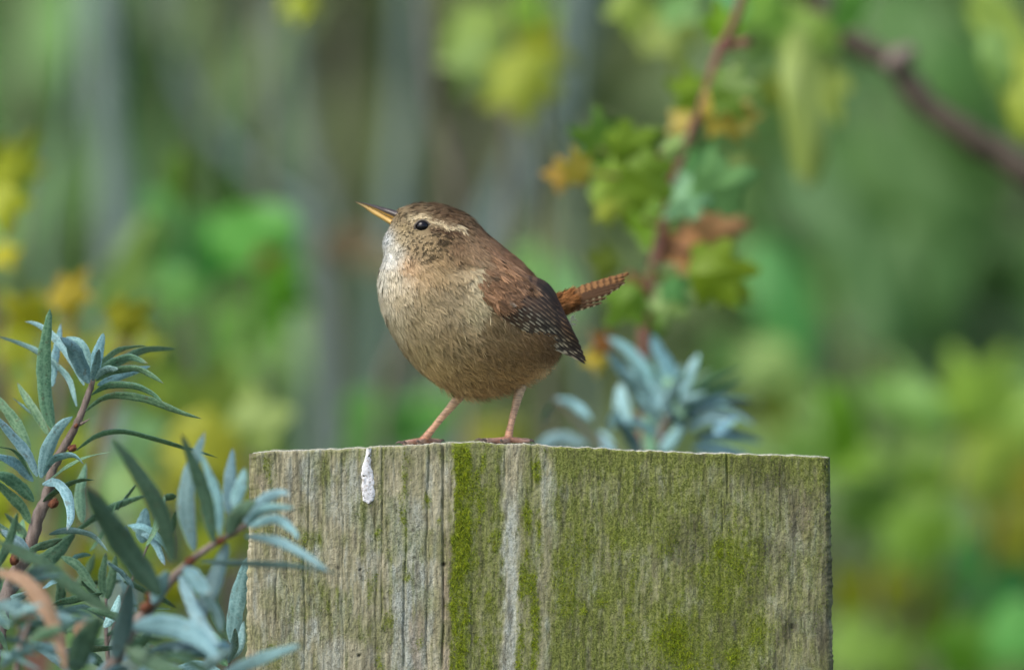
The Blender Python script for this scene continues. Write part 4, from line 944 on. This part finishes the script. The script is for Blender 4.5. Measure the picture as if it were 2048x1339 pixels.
def feathers(B, p, t, n, L, W, ca, cb, lift, nb=16, spread=1.0, bw=.75, rng=RNG, darktip=0.0, jit=.18, fv=.10):
    """p,t,n (k,3): feather roots, flow, normal. Each feather is nb barbs fanned from its shaft."""
    k = len(p)
    b = np.cross(n, t)
    fj = rng.normal(0, jit, (k, 1)); t = unit(t + b * fj)
    b = unit(np.cross(n, t))
    tilt = rng.normal(0, .10, (k, 3))
    fcol = rng.uniform(1 - fv, 1 + fv, (k, 1))
    for j in range(nb):
        q = (j + .5) / nb
        sd = 1 if j % 2 else -1
        s0 = .05 + .65 * q + rng.uniform(-.04, .04, k)
        wp = np.sqrt(np.clip(np.sin(math.pi * (.18 + .72 * q)), 0, 1))
        a = p + t * (L * s0 * .8)[:, None] + n * (lift * s0 * .8 + .3)[:, None]
        ox = sd * W * wp * spread * rng.uniform(.55, 1.0, k)
        e = np.clip(s0 + .34 + rng.uniform(-.05, .08, k), 0, 1.08)
        tip = p + t * (L * e)[:, None] + b * ox[:, None] + n * (lift * e ** 1.4 - .25 * np.abs(ox) / np.maximum(W, 1e-6) * lift)[:, None]
        m = (a + tip) / 2 + b * (ox * .14)[:, None] + n * (.25 * lift * .3)[:, None]
        dirv = unit(tip - a); side = unit(np.cross(dirv, n))
        cj = fcol * rng.uniform(.82, 1.18, (k, 1))
        edge = darktip * (e ** 3)[:, None]
        nr = unit(n + tilt + b * (.30 * sd * wp) + rng.normal(0, .07, (k, 3)))
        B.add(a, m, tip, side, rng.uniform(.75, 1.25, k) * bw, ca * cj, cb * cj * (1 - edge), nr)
M_PLUM = tinted('wren_plumage', .75, .15)
def build_wren():
    post_z = float(post_top_z(930))
    root = thing('wren', 'small round brown wren with cocked tail standing on the mossy post', 'bird', (float(P(930, 885, .004)[0]), .004, post_z))
    # ---- body skin
    uu, vv = np.meshgrid(np.linspace(0, 1, NU), _v, indexing='ij')
    pp, tt, nn = body_frame(uu.ravel(), vv.ravel())
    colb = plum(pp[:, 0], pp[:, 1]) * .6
    F = grid_faces(NU, NV, wrap=True).tolist(); F.append(list(range(NV))); F.append([(NU - 1) * NV + i for i in range(NV)][::-1])
    body = mesh_obj('body', PB(pp), F, tinted('wren_down', .85, .1, .25, 1500), root, colors=colb)
    # depth of the near flank over the picture
    near = nn[:, 2] < 0
    def depth_at(x, y):
        x = np.atleast_1d(x); y = np.atleast_1d(y)
        d2 = (x[:, None] - pp[near][None, :, 0]) ** 2 + (y[:, None] - pp[near][None, :, 1]) ** 2
        i = np.argsort(d2, 1)[:, :4]; w = 1 / (np.take_along_axis(d2, i, 1) + 1)
        return (w * pp[near][:, 2][i]).sum(1) / w.sum(1)
    # ---- contour feathers
    B = Barbs()
    def scatter(n, cond):
        # area-weighted samples of (u, v)
        u = RNG.random(n * 4); v = RNG.random(n * 4) * 2 * math.pi
        e = 2e-3
        J = np.linalg.norm(np.cross(body_pt(np.clip(u + e, 0, 1), v) - body_pt(np.clip(u - e, 0, 1), v), body_pt(u, v + e) - body_pt(u, v - e)), axis=1)
        k = RNG.random(n * 4) < J / J.max()
        u, v = u[k], v[k]
        p, t, nr = body_frame(u, v)
        k = cond(p, u, v)
        return p[k][:n], t[k][:n], nr[k][:n], u[k][:n], v[k][:n]
    eye = np.array([845.0, 453.0])
    WP = [(1020, 580), (1048, 568), (1076, 588), (1106, 618), (1124, 648), (1120, 680), (1096, 668), (1062, 642), (1034, 622), (1016, 605)]
    def inwing(p):
        x, y = p[:, 0], p[:, 1]; ins = np.zeros(len(p), bool)
        for (ax, ay), (bx, by) in zip(WP, WP[1:] + WP[:1]):
            k = ((ay > y) != (by > y)) & (x < (bx - ax) * (y - ay) / (by - ay + 1e-9) + ax); ins ^= k
        return ins & (np.abs(p[:, 2] - 15) > 30)
    def noteye(p, r=14): return np.hypot(p[:, 0] - eye[0], p[:, 1] - eye[1]) > r
    # main body: softer and longer below and behind
    p, t, n, u, v = scatter(6200, lambda p, u, v: (u > .12) & ~inwing(p) & noteye(p, 22) & (face_mask(p[:, 0], p[:, 1]) < .45 + .3 * RNG.random(len(p))))
    L = np.interp(u, [.1, .25, .5, .8, 1], [15, 24, 36, 42, 38]) * RNG.uniform(.8, 1.2, len(u)); W = L * .22
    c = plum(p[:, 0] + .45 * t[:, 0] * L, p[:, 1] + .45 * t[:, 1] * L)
    bar = sstep(.5, .9, np.sin(p[:, 0] * .16 + p[:, 1] * .34 + 3 * noise(p[:, 0] / 25, p[:, 1] / 25)) * .5 + .5) * sstep(640, 730, p[:, 1]) * sstep(840, 930, p[:, 0])
    back = sstep(20, -60, (p[:, 1] - np.interp(p[:, 0], [760, 850, 940, 1000, 1060, 1130], [480, 500, 530, 560, 590, 680])))
    c = c * (1 - .55 * bar)[:, None] * (1 - .12 * back * (noise(p[:, 0] / 9, p[:, 1] / 9) > .55))[:, None]
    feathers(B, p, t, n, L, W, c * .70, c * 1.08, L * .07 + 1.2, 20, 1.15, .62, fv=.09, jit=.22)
    # loose down on the lower belly and vent
    p, t, n, u, v = scatter(1800, lambda p, u, v: (u > .66) & (p[:, 1] > 690))
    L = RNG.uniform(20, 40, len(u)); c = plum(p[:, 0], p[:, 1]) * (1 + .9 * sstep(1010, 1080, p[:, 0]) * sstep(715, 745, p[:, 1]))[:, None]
    feathers(B, p, unit(t + n * .25 + np.array([0, .25, 0])), n, L, L * .22, c * .5, c * 1.2, L * .2, 9, 1.5, .55, jit=.4)
    # wispy pale hairs over the flank and breast
    p, t, n, u, v = scatter(1500, lambda p, u, v: (u > .3) & ~inwing(p) & (p[:, 1] > 600) & (p[:, 0] < 1060) & (p[:, 0] > 830))
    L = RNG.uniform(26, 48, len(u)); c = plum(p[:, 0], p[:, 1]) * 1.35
    feathers(B, p, t, n, L, L * .05, c * .85, c * 1.2, L * .13 + 2, 3, 1.0, .55, jit=.35)
    p, t, n, u, v = scatter(450, lambda p, u, v: (u > .3) & ~inwing(p) & (p[:, 1] > 520))
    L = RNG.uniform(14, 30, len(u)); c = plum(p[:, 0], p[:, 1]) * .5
    feathers(B, p, t, n, L, L * .05, c * .8, c * 1.1, L * .10 + 2.5, 3, 1.0, .5, jit=.35)
    # face: tiny scale-like feathers, cream with dark edges
    p, t, n, u, v = scatter(7500, lambda p, u, v: (u > .004) & (u < .62) & noteye(p, 15.5) & ((face_mask(p[:, 0], p[:, 1]) > .10 + .5 * RNG.random(len(p))) | (p[:, 0] < 800) & (p[:, 1] < 520)))
    fm = face_mask(p[:, 0], p[:, 1]); L = RNG.uniform(6.5, 10, len(u)) * np.interp(p[:, 0], [790, 900], [.8, 1.35]); W = L * .33
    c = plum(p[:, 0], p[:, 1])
    mk = sstep(.50, .66, noise(p[:, 0] / 4.2, p[:, 1] / 2.8, 4)) * sstep(452, 462, p[:, 1]) * sstep(792, 812, p[:, 0]) * (1 - sstep(505, 545, p[:, 1] - .15 * (p[:, 0] - 840)))
    c = c * (1.30 - .88 * mk)[:, None]
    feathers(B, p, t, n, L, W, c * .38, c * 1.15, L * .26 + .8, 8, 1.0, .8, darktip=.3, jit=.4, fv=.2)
    # crown: short streaky feathers
    p, t, n, u, v = scatter(2600, lambda p, u, v: (u > .03) & (u < .5) & (p[:, 1] < 405 + .62 * np.clip(p[:, 0] - 800, 0, 400) * .55 + 28) & noteye(p, 16))
    L = RNG.uniform(11, 18, len(u)); c = plum(p[:, 0], p[:, 1]) * np.where(noise(p[:, 0] / 5, p[:, 1] / 2.2) > .55, .55, 1.15)[:, None]
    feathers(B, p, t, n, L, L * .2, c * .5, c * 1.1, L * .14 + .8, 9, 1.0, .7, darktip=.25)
    k = 70; q = RNG.random(k); pos = np.stack([1042 + 50 * q, 766 - 34 * q + RNG.normal(0, 4, k), 30 + RNG.normal(0, 12, k)], -1); cc = np.repeat(lin((196, 188, 150))[None], k, 0)
    feathers(B, pos, unit(np.stack([RNG.uniform(.2, .9, k), RNG.uniform(.3, 1, k), RNG.normal(0, .3, k)], -1)), unit(np.repeat([[.4, .6, -.7]], k, 0)), RNG.uniform(10, 20, k), np.full(k, 3.0), cc * .5, cc, np.full(k, 1.5), 5, 1.2, .45, jit=.5)
    # feathered shins
    for (x, y, z, dx) in ((922, 784, 26, -.55), (1040, 768, -2, -.15)):
        k = 60; th = RNG.uniform(0, 2 * math.pi, k)
        nr = np.stack([np.cos(th), .1 + 0 * th, np.sin(th)], -1); q = RNG.random(k)
        pc = np.array([x, y, z]) + np.stack([dx * 14 * q, 6 * q - 8, 0 * q], -1) + nr * (13 - 8 * q)[:, None]
        cc = np.repeat(lin((140, 116, 80))[None], k, 0)
        feathers(B, pc, unit(np.stack([np.full(k, dx), np.ones(k), -nr[:, 2] * .3], -1) - nr * .45), unit(nr), np.full(k, 17.0), np.full(k, 3.0), cc * .6, cc, np.full(k, .6), 8)
    plumage = B.build('plumage', M_PLUM, body)
    # ---- eye
    ex, ey = eye; ez = float(depth_at([ex], [ey])[0])
    far_z = -ez
    mE, nt, b = mat('glossy_black_eye'); b.inputs['Base Color'].default_value = (.006, .005, .006, 1); b.inputs['Roughness'].default_value = .12; b.inputs['Specular IOR Level'].default_value = .35
    mL, nt, b = mat('eyelid_skin'); nl = tex(nt, 4000, 3); nt.links.new(mix(nt, nl, (.05, .04, .032), (.13, .105, .08)), b.inputs['Base Color']); b.inputs['Roughness'].default_value = .6
    for sz in (ez, far_z):
        s = -1 if sz < 0 else 1
        c = PB((ex, ey, sz - s * 6.5)); a = 14 * S
        V, F = ellipsoid_geo(c, (np.array([0, s * a, 0]), np.array([a, 0, 0]), np.array([0, 0, a * .95])), 20, 28)
        e_ = mesh_obj('eye', V, F, mE, root)
        th = np.linspace(0, 2 * math.pi, 40, endpoint=False)
        ring = PB(np.stack([ex + 13.8 * np.cos(th) + np.where(np.abs(np.sin(th)) < .35, 1.5 * np.sign(np.cos(th)), 0), ey + 12.6 * np.sin(th), np.full(40, sz + s * .2)], -1))
        ring = np.concatenate([ring, ring[:1]])
        V, F = tube_geo(ring, 1.9 * S, 8, cap=False)
        mesh_obj('eyelid', V, F, mL, e_)
    # ---- beak: two mandibles as tapered shells
    def mandible(name, top, bot, halfw, cols):
        k = 26; tp = spline(top, k); bt = spline(bot, k); hw = np.interp(np.linspace(0, 1, k), *halfw)
        th = np.linspace(0, 2 * math.pi, 18, endpoint=False)
        mx, hx = (tp + bt) / 2, (tp - bt) / 2
        x = mx[:, None, 0] + hx[:, None, 0] * np.cos(th); y = mx[:, None, 1] + hx[:, None, 1] * np.cos(th)
        z = -hw[:, None] * np.sign(np.sin(th)) * np.abs(np.sin(th)) ** .8
        V = PB(np.stack([x, y, z], -1).reshape(-1, 3)); F = grid_faces(k, 18, wrap=True).tolist()
        F.append(list(range(18))); F.append([(k - 1) * 18 + i for i in range(18)][::-1])
        s = np.linspace(0, 1, k)[:, None] * np.ones(18); cth = np.cos(th)[None] * np.ones((k, 1))
        return mesh_obj(name, V, F, tinted(name + '_horn', .32, .5, .12, 2500), beak, colors=cols(s, cth).reshape(-1, 3))
    beak = thing('beak', '', '', tuple(PB((790, 440, 0)))); del beak['label'], beak['category']
    beak.parent = root; beak.matrix_parent_inverse = root.matrix_world.inverted()
    horn, yel, orn, tipc = lin((66, 58, 56)), lin((208, 172, 100)), lin((190, 138, 62)), lin((150, 132, 96))
    def up_col(s, c):       # dark ridge, yellowish cutting edge
        k = sstep(-.15, -.6, c)[..., None]; base = horn * (1 - k) + yel * k
        return base * (1 - .0 * s[..., None])
    def lo_col(s, c):
        k = sstep(.55, 1, s)[..., None]; return (yel * (1 - k) + tipc * k) * (1 - .18 * sstep(-.2, -.9, c)[..., None]) * (1 - .12 * sstep(.3, 0, s)[..., None])
    mandible('upper_mandible', [(794, 421), (770, 415), (745, 409), (725, 405), (709, 402.5)], [(806, 449), (780, 435), (752, 420), (728, 408.5), (709.5, 403.5)], ([0, .12, .3, .6, 1], [25, 19, 11, 5, .5]), up_col)
    mandible('lower_mandible', [(808, 450), (780, 436), (752, 421), (728, 409.5), (711, 404)], [(796, 460), (768, 441.5), (745, 427.5), (728, 415), (712, 405)], ([0, .12, .3, .6, 1], [26, 20, 11, 4.6, .5]), lo_col)
    # rictal feathers over the beak's base
    # ---- folded near wing
    def wing(side):
        fl = (lambda z: z) if side < 0 else (lambda z: 2 * 22 - z)
        w = thing('wing', '', '', tuple(PB((1010, 560, fl(-110.0))))); del w['label'], w['category']
        w.parent = root; w.matrix_parent_inverse = root.matrix_world.inverted()
        tips = [(1118, 612), (1127, 627), (1136, 643), (1144, 657), (1151, 671), (1158, 684), (1163, 696), (1167, 706), (1171, 716), (1173, 722), (1171, 727), (1162, 722), (1150, 716), (1134, 708)]
        nf = len(tips)
        mF = tinted('flight_feather', .55, .25, .15, 2200)
        # one smooth sheet just outside the flank that all flight feathers lie along
        qx = RNG.uniform(985, 1120, 700); qy = RNG.uniform(540, 720, 700); ok = (qy - 545 > (qx - 1040) * .75 - 25) & (qy - 630 < (qx - 1005) * .8)
        qx, qy = qx[ok], qy[ok]; qz = depth_at(qx, qy)
        basis = lambda x, y: np.stack([np.ones_like(x), (x - 1060) / 60, (y - 630) / 60, ((x - 1060) / 60) ** 2, (x - 1060) * (y - 630) / 3600, ((y - 630) / 60) ** 2], -1)
        cf = np.linalg.lstsq(basis(qx, qy), qz, rcond=None)[0]
        gap = np.percentile(basis(qx, qy) @ cf - qz, 92)
        def sheet_z(x, y):
            xx = np.minimum(x, 1120); yy = np.minimum(y, 690)
            return basis(xx, yy) @ cf - gap - 8 + .35 * np.maximum(x - 1120, 0)
        for i, (tx, ty) in enumerate(tips):
            f = i / (nf - 1)
            bx, by = 1044 - 44 * f, 552 + 76 * f
            mx, my = (bx + tx) / 2 + 5 * (1 - f) + 2, (by + ty) / 2 - 9 + 4 * f
            k = 60; cl = spline([(bx, by), (mx, my), (tx, ty)], k); s = np.linspace(0, 1, k)
            hw = 10.5 * np.sqrt(np.clip(np.sin(np.pi * np.clip(.12 + .88 * s, 0, 1) ** 1.35), 0, 1)) * (1 - .35 * sstep(.8, 1, s)); hw[-1] = .3
            T = np.gradient(cl, axis=0); T /= np.linalg.norm(T, axis=1, keepdims=True); Nn = np.stack([-T[:, 1], T[:, 0]], -1)   # points down-left: outer web
            c = np.linspace(-1, 1, 9)
            X = cl[:, None, 0] + Nn[:, None, 0] * c * hw[:, None]; Y = cl[:, None, 1] + Nn[:, None, 1] * c * hw[:, None]
            Zs = np.minimum(sheet_z(X, Y), np.where((X < 1108) & (Y < 705), depth_at(X.ravel(), Y.ravel()).reshape(X.shape) - 7, 99)) - 7
            Zs = np.stack([np.convolve(np.pad(Zs[:, q_], 5, mode='edge'), np.ones(11) / 11, 'valid') for q_ in range(9)], 1)
            Z = Zs + .9 * i - 1.0 * (1 - c[None] ** 2) - 1.3 * c[None] * 0
            # pattern: dark brown vane, pale or rufous blocks along the outer web
            ph = s * np.hypot(tx - bx, ty - by)
            per = 24.0
            wv = np.sin(2 * np.pi * (ph[:, None] - c[None] * 3) / per + i * 2.1 + 5.0 * noise(ph[:, None] / 34, i * 3.7) + 1.4 * noise(ph[:, None] / 9, c[None] * 3 + i * 5.0))
            pale = sstep(.30, .60, f)
            dark = lin((56, 43, 35)) * (1 - pale) + lin((40, 32, 29)) * pale
            edgec = lin((196, 156, 118)) * (1 - pale) + lin((232, 216, 182)) * pale
            dash = sstep(-.1, .5, wv); line = sstep(.68, .92, c[None])
            wgt = line * ((1 - pale) * (.45 + .4 * dash) + pale * (.10 + .95 * dash)) * (.7 + .5 * noise(ph[:, None] / 11, i * 9.3)) * (1 - .4 * sstep(.9, 1, s))[:, None]
            brown = (sstep(.55, .2, s)[:, None] * (1 - .6 * pale) * (.6 - .4 * dash))[..., None]
            col = dark * (1 - brown) + lin((146, 110, 82)) * brown
            wgt = np.clip(wgt, 0, 1)[..., None]
            col = col * (1 - wgt) + edgec * wgt
            sh = np.exp(-(c[None] / .10) ** 2)[..., None]; col = col * (1 - .45 * sh)      # dark shaft
            V = PB(np.stack([X, Y, fl(Z)], -1).reshape(-1, 3))
            mesh_obj('flight_feather', V, grid_faces(k, 9), mF, w, colors=np.clip(col, .003, .9).reshape(-1, 3))
        # coverts and scapulars: rufous brown, faintly barred, laid in rows over the feather bases
        Bc = Barbs()
        def row(n_, x0, y0, x1, y1, wj, L0, dirv, cols, dz, barred):
            q = RNG.random(n_); x = x0 + (x1 - x0) * q + RNG.normal(0, wj, n_); y = y0 + (y1 - y0) * q + RNG.normal(0, wj, n_)
            keep_ = y > np.interp(x, [900, 968, 998, 1032, 1062, 1087, 1105], [416, 462, 488, 516, 546, 577, 605]) + 22
            x, y = x[keep_], y[keep_]; n_ = len(x)
            z = depth_at(x, y) - dz
            e = 4
            gx = (depth_at(x + e, y) - depth_at(x - e, y)) / (2 * e); gy = (depth_at(x, y + e) - depth_at(x, y - e)) / (2 * e)
            nr = unit(np.stack([gx, gy, -np.ones(n_)], -1))
            t = np.repeat(np.array([[dirv[0], dirv[1], 0.0]]), n_, 0); t = unit(t - (t * nr).sum(1, keepdims=True) * nr)
            pos = np.stack([x, y, z], -1)
            L = L0 * RNG.uniform(.8, 1.2, n_)
            cbase = lin(cols)[None] * RNG.uniform(.7, 1.25, (n_, 1)) * (1 - .42 * sstep(.1, .6, np.sin((pos[:, 0] * dirv[0] + pos[:, 1] * dirv[1]) / 9.5 * 2 * np.pi / 1.6 + 4 * noise(x / 22, y / 22))))[:, None]
            if side > 0: pos[:, 2] = fl(pos[:, 2]); nr = nr * np.array([1, 1, -1]); t = t * np.array([1, 1, -1])
            feathers(Bc, pos, t, nr, L, L * .24, cbase * .55, cbase * 1.08, L * .08 + 1, 20, 1.0, .8, jit=.2, fv=.22)
        row(190, 1005, 520, 985, 590, 12, 34, (.75, .66), (176, 138, 104), 5, .5)
        row(170, 1026, 540, 988, 600, 9, 34, (.76, .65), (174, 134, 100), 15, .6)
        row(90, 1046, 556, 998, 604, 6, 26, (.78, .62), (158, 122, 92), 22, .8)
        row(60, 1040, 545, 1062, 572, 5, 26, (.70, .72), (174, 134, 98), 20, .9)
        row(110, 980, 545, 1000, 625, 8, 26, (.85, .5), (150, 124, 96), 5, .3)
        row(5, 1014, 600, 1024, 608, 2, 12, (.9, .4), (176, 156, 134), 25, .2)
        Bc.build('covert_feathers', M_PLUM, w)
        return w
    wing(-1); wing(1)
    # ---- tail, cocked up and back
    tail = thing('tail', '', '', tuple(PB((1128, 612, 34)))); del tail['label'], tail['category']
    tail.parent = root; tail.matrix_parent_inverse = root.matrix_world.inverted()
    mT = tinted('tail_feather', .6, .2, .2, 2200)
    tt_ = [(1258, 546, 6), (1252, 551, 2), (1250, 558, -2), (1250, 565, -6), (1240, 573, -9), (1224, 583, -12), (1213, 595, -14), (1204, 605, -15)]
    for i, (tx, ty, tz) in enumerate(tt_):
        f = i / 7
        bx, by = 1108 + 10 * f, 603 + 24 * f
        k = 50; s = np.linspace(0, 1, k)
        cl = spline([(bx, by), ((bx + tx) / 2, (by + ty) / 2 - 3 + 3 * f), (tx, ty)], k)
        hw = 7.5 * np.clip(np.sin(np.pi * (.15 + .8 * s)), .05, 1) ** .6; hw[-1] = 1.2; hw[-2] = 3
        if i >= 6: hw = hw * .55
        T = np.gradient(cl, axis=0); T /= np.linalg.norm(T, axis=1, keepdims=True); Nn = np.stack([-T[:, 1], T[:, 0]], -1)
        c = np.linspace(-1, 1, 7)
        rag = 1 + .6 * (noise(s[:, None] * 60, i * 5.0, c[None] * 2) - .5) * np.abs(c[None])
        X = cl[:, None, 0] + Nn[:, None, 0] * c * hw[:, None] * rag; Y = cl[:, None, 1] + Nn[:, None, 1] * c * hw[:, None] * rag
        Z = 30 + tz * s[:, None] * 1.2 + 1.3 * (i - 3) * .8 - 1.2 * (1 - c[None] ** 2) + 1.2 * c[None]
        ph = s * np.hypot(tx - bx, ty - by)
        wv = np.sin(2 * np.pi * (ph[:, None] + c[None] * 2) / 13.0 + i * .5)
        barr = sstep(.1, .6, wv)
        ruf = lin((178, 130, 84)) * (1 - .30 * s[:, None, None]); drk = lin((74, 52, 36))
        col = ruf * (1 - barr[..., None] * .8) + drk * barr[..., None] * .8
        if i >= 3:
            base = lin((88, 64, 44)); pal = lin((228, 214, 168))
            sp = (sstep(.2, .7, wv) * sstep(.1, .6, c[None]))[..., None]
            col = base * (1 - sp) + pal * sp
            kk = sstep(.45, .15, s)[:, None, None]; col = col * (1 - kk) + (ruf * .9) * kk
        V = PB(np.stack([X, Y, Z], -1).reshape(-1, 3))
        mesh_obj('tail_feather', V, grid_faces(k, 7), mT, tail, colors=col.reshape(-1, 3))
    Bt = Barbs()
    k = 260; th = RNG.uniform(0, 2 * math.pi, k); q = RNG.random(k) ** .8
    ax = np.array([.90, -.40, 0.0]); pe = np.array([.40, .90, 0.0])
    nr = np.cos(th)[:, None] * pe + np.sin(th)[:, None] * np.array([0, 0, -1.0])
    pos = np.array([1096, 618, 30.0]) + ax * (46 * q)[:, None] + nr * (20 - 7 * q)[:, None] * np.array([1, 1, .8])
    pos[:, 1] += 6 * np.maximum(np.cos(th), 0) * (1 - q)
    cc = np.where(np.cos(th)[:, None] > .3, lin((160, 112, 70)), lin((152, 102, 58))) * RNG.uniform(.75, 1.2, (k, 1))
    feathers(Bt, pos, unit(ax + pe * .12 * np.cos(th)[:, None] + RNG.normal(0, .08, (k, 3))), unit(nr), np.full(k, 26.0) * RNG.uniform(.8, 1.2, k), np.full(k, 6.0), cc * .55, cc * 1.1, np.full(k, 2.0), 16, 1.1, .7, jit=.25)
    # white wisps under the tail
    k = 14; pos = np.stack([RNG.uniform(1132, 1146, k), RNG.uniform(630, 655, k), RNG.uniform(18, 34, k)], -1); cc = np.repeat(lin((205, 200, 180))[None], k, 0)
    feathers(Bt, pos, unit(np.stack([RNG.uniform(.3, .8, k), RNG.uniform(-.8, .6, k), 0 * th[:k]], -1)), np.repeat([[.5, .3, -.8]], k, 0), np.full(k, 13.0), np.full(k, 2.0), cc * .7, cc, np.full(k, 1.0), 4, 1, .5)
    Bt.build('tail_coverts', M_PLUM, tail)
    # ---- legs and feet
    mG, nt, b = mat('scaly_leg_skin')
    sc_ = tex(nt, 1100, 3, stretch=(.4, .4, 2.2)); at = attr(nt, 'tint').outputs['Color']
    cw = mix(nt, mth(nt, 'MULTIPLY', ramp(nt, sc_, .42, .6), .6), at, (.12, .075, .055)); nt.links.new(cw, b.inputs['Base Color'])
    b.inputs['Roughness'].default_value = .45; bump(nt, b, sc_, .5, .0004)
    def leg(kn, top, ank, toes):
        V, F, C = [], [], []; off = 0
        def add(pts, rad, c0, c1, seg=12, bmp=.0):
            nonlocal off
            k = 26; q = spline(pts, k); r = np.interp(np.linspace(0, 1, k), np.linspace(0, 1, len(rad)), rad) * S
            v, f = tube_geo(PB(q), r, seg, bmp, seed=off)
            s = np.linspace(0, 1, k)[:, None, None]
            c = (lin(c0) * (1 - s) + lin(c1) * s) * np.ones((k, seg, 1))
            V.append(v); F.extend([[i + off for i in g] for g in f]); C.append(c.reshape(-1, 3)); off += len(v)
        add([top, kn, ((kn[0] * .5 + ank[0] * .5) - 1, (kn[1] + ank[1]) / 2, (kn[2] + ank[2]) / 2), ank], [12, 9, 7, 6.4, 8.6], (198, 174, 140), (200, 146, 114), bmp=.06)
        for j, pts in enumerate(toes):
            n_ = len(pts)
            add([ank] + pts[:-1], [7.6, 6.2, 6.0, 5.2, 4.6], (208, 146, 116), (176, 146, 130), 10, .14)
            e = pts[-2]; g = pts[-1]
            add([e, ((e[0] + g[0]) / 2, (e[1] + g[1]) / 2 - 3.2, (e[2] + g[2]) / 2), g], [3.3, 2.4, .5], (120, 105, 98), (70, 60, 56), 8)
        return mesh_obj('leg', np.concatenate(V), F, mG, root, colors=np.concatenate(C))
    def g(x): return float(np.interp(x, TOP_X, TOP_Y)) - 4.2
    la = (847, g(847) - 4, 42)
    leg((914, 798, 30), (930, 776, 24), la, [
        [(826, g(826) - 2, 36), (806, g(806) - 1, 30), (790, g(790) + .5, 26)], [(828, g(828) - 2, 20), (812, g(812) - 1, 2), (803, g(803) + .5, -10)],
        [(846, g(846) - 2, 10), (838, g(838) - 1, -14), (832, g(832) + .5, -26)], [(866, g(866) - 2, 62), (880, g(880) - 1, 76), (890, g(890) + .5, 84)]])
    ra = (1016, g(1016) - 5, -28)
    leg((1034, 800, -10), (1042, 770, -2), ra, [
        [(992, g(992) - 2, -34), (966, g(966) - 1, -40), (948, g(948) + .5, -42)], [(994, g(994) - 2, -52), (972, g(972) - 1, -76), (960, g(960) + .5, -90)],
        [(1012, g(1012) - 2, -60), (1004, g(1004) - 1, -88), (1000, g(1000) + .5, -102)], [(1040, g(1040) - 3, -20), (1058, g(1058) - 3, -14), (1070, g(1070) + .5, -12)]])
build_wren()
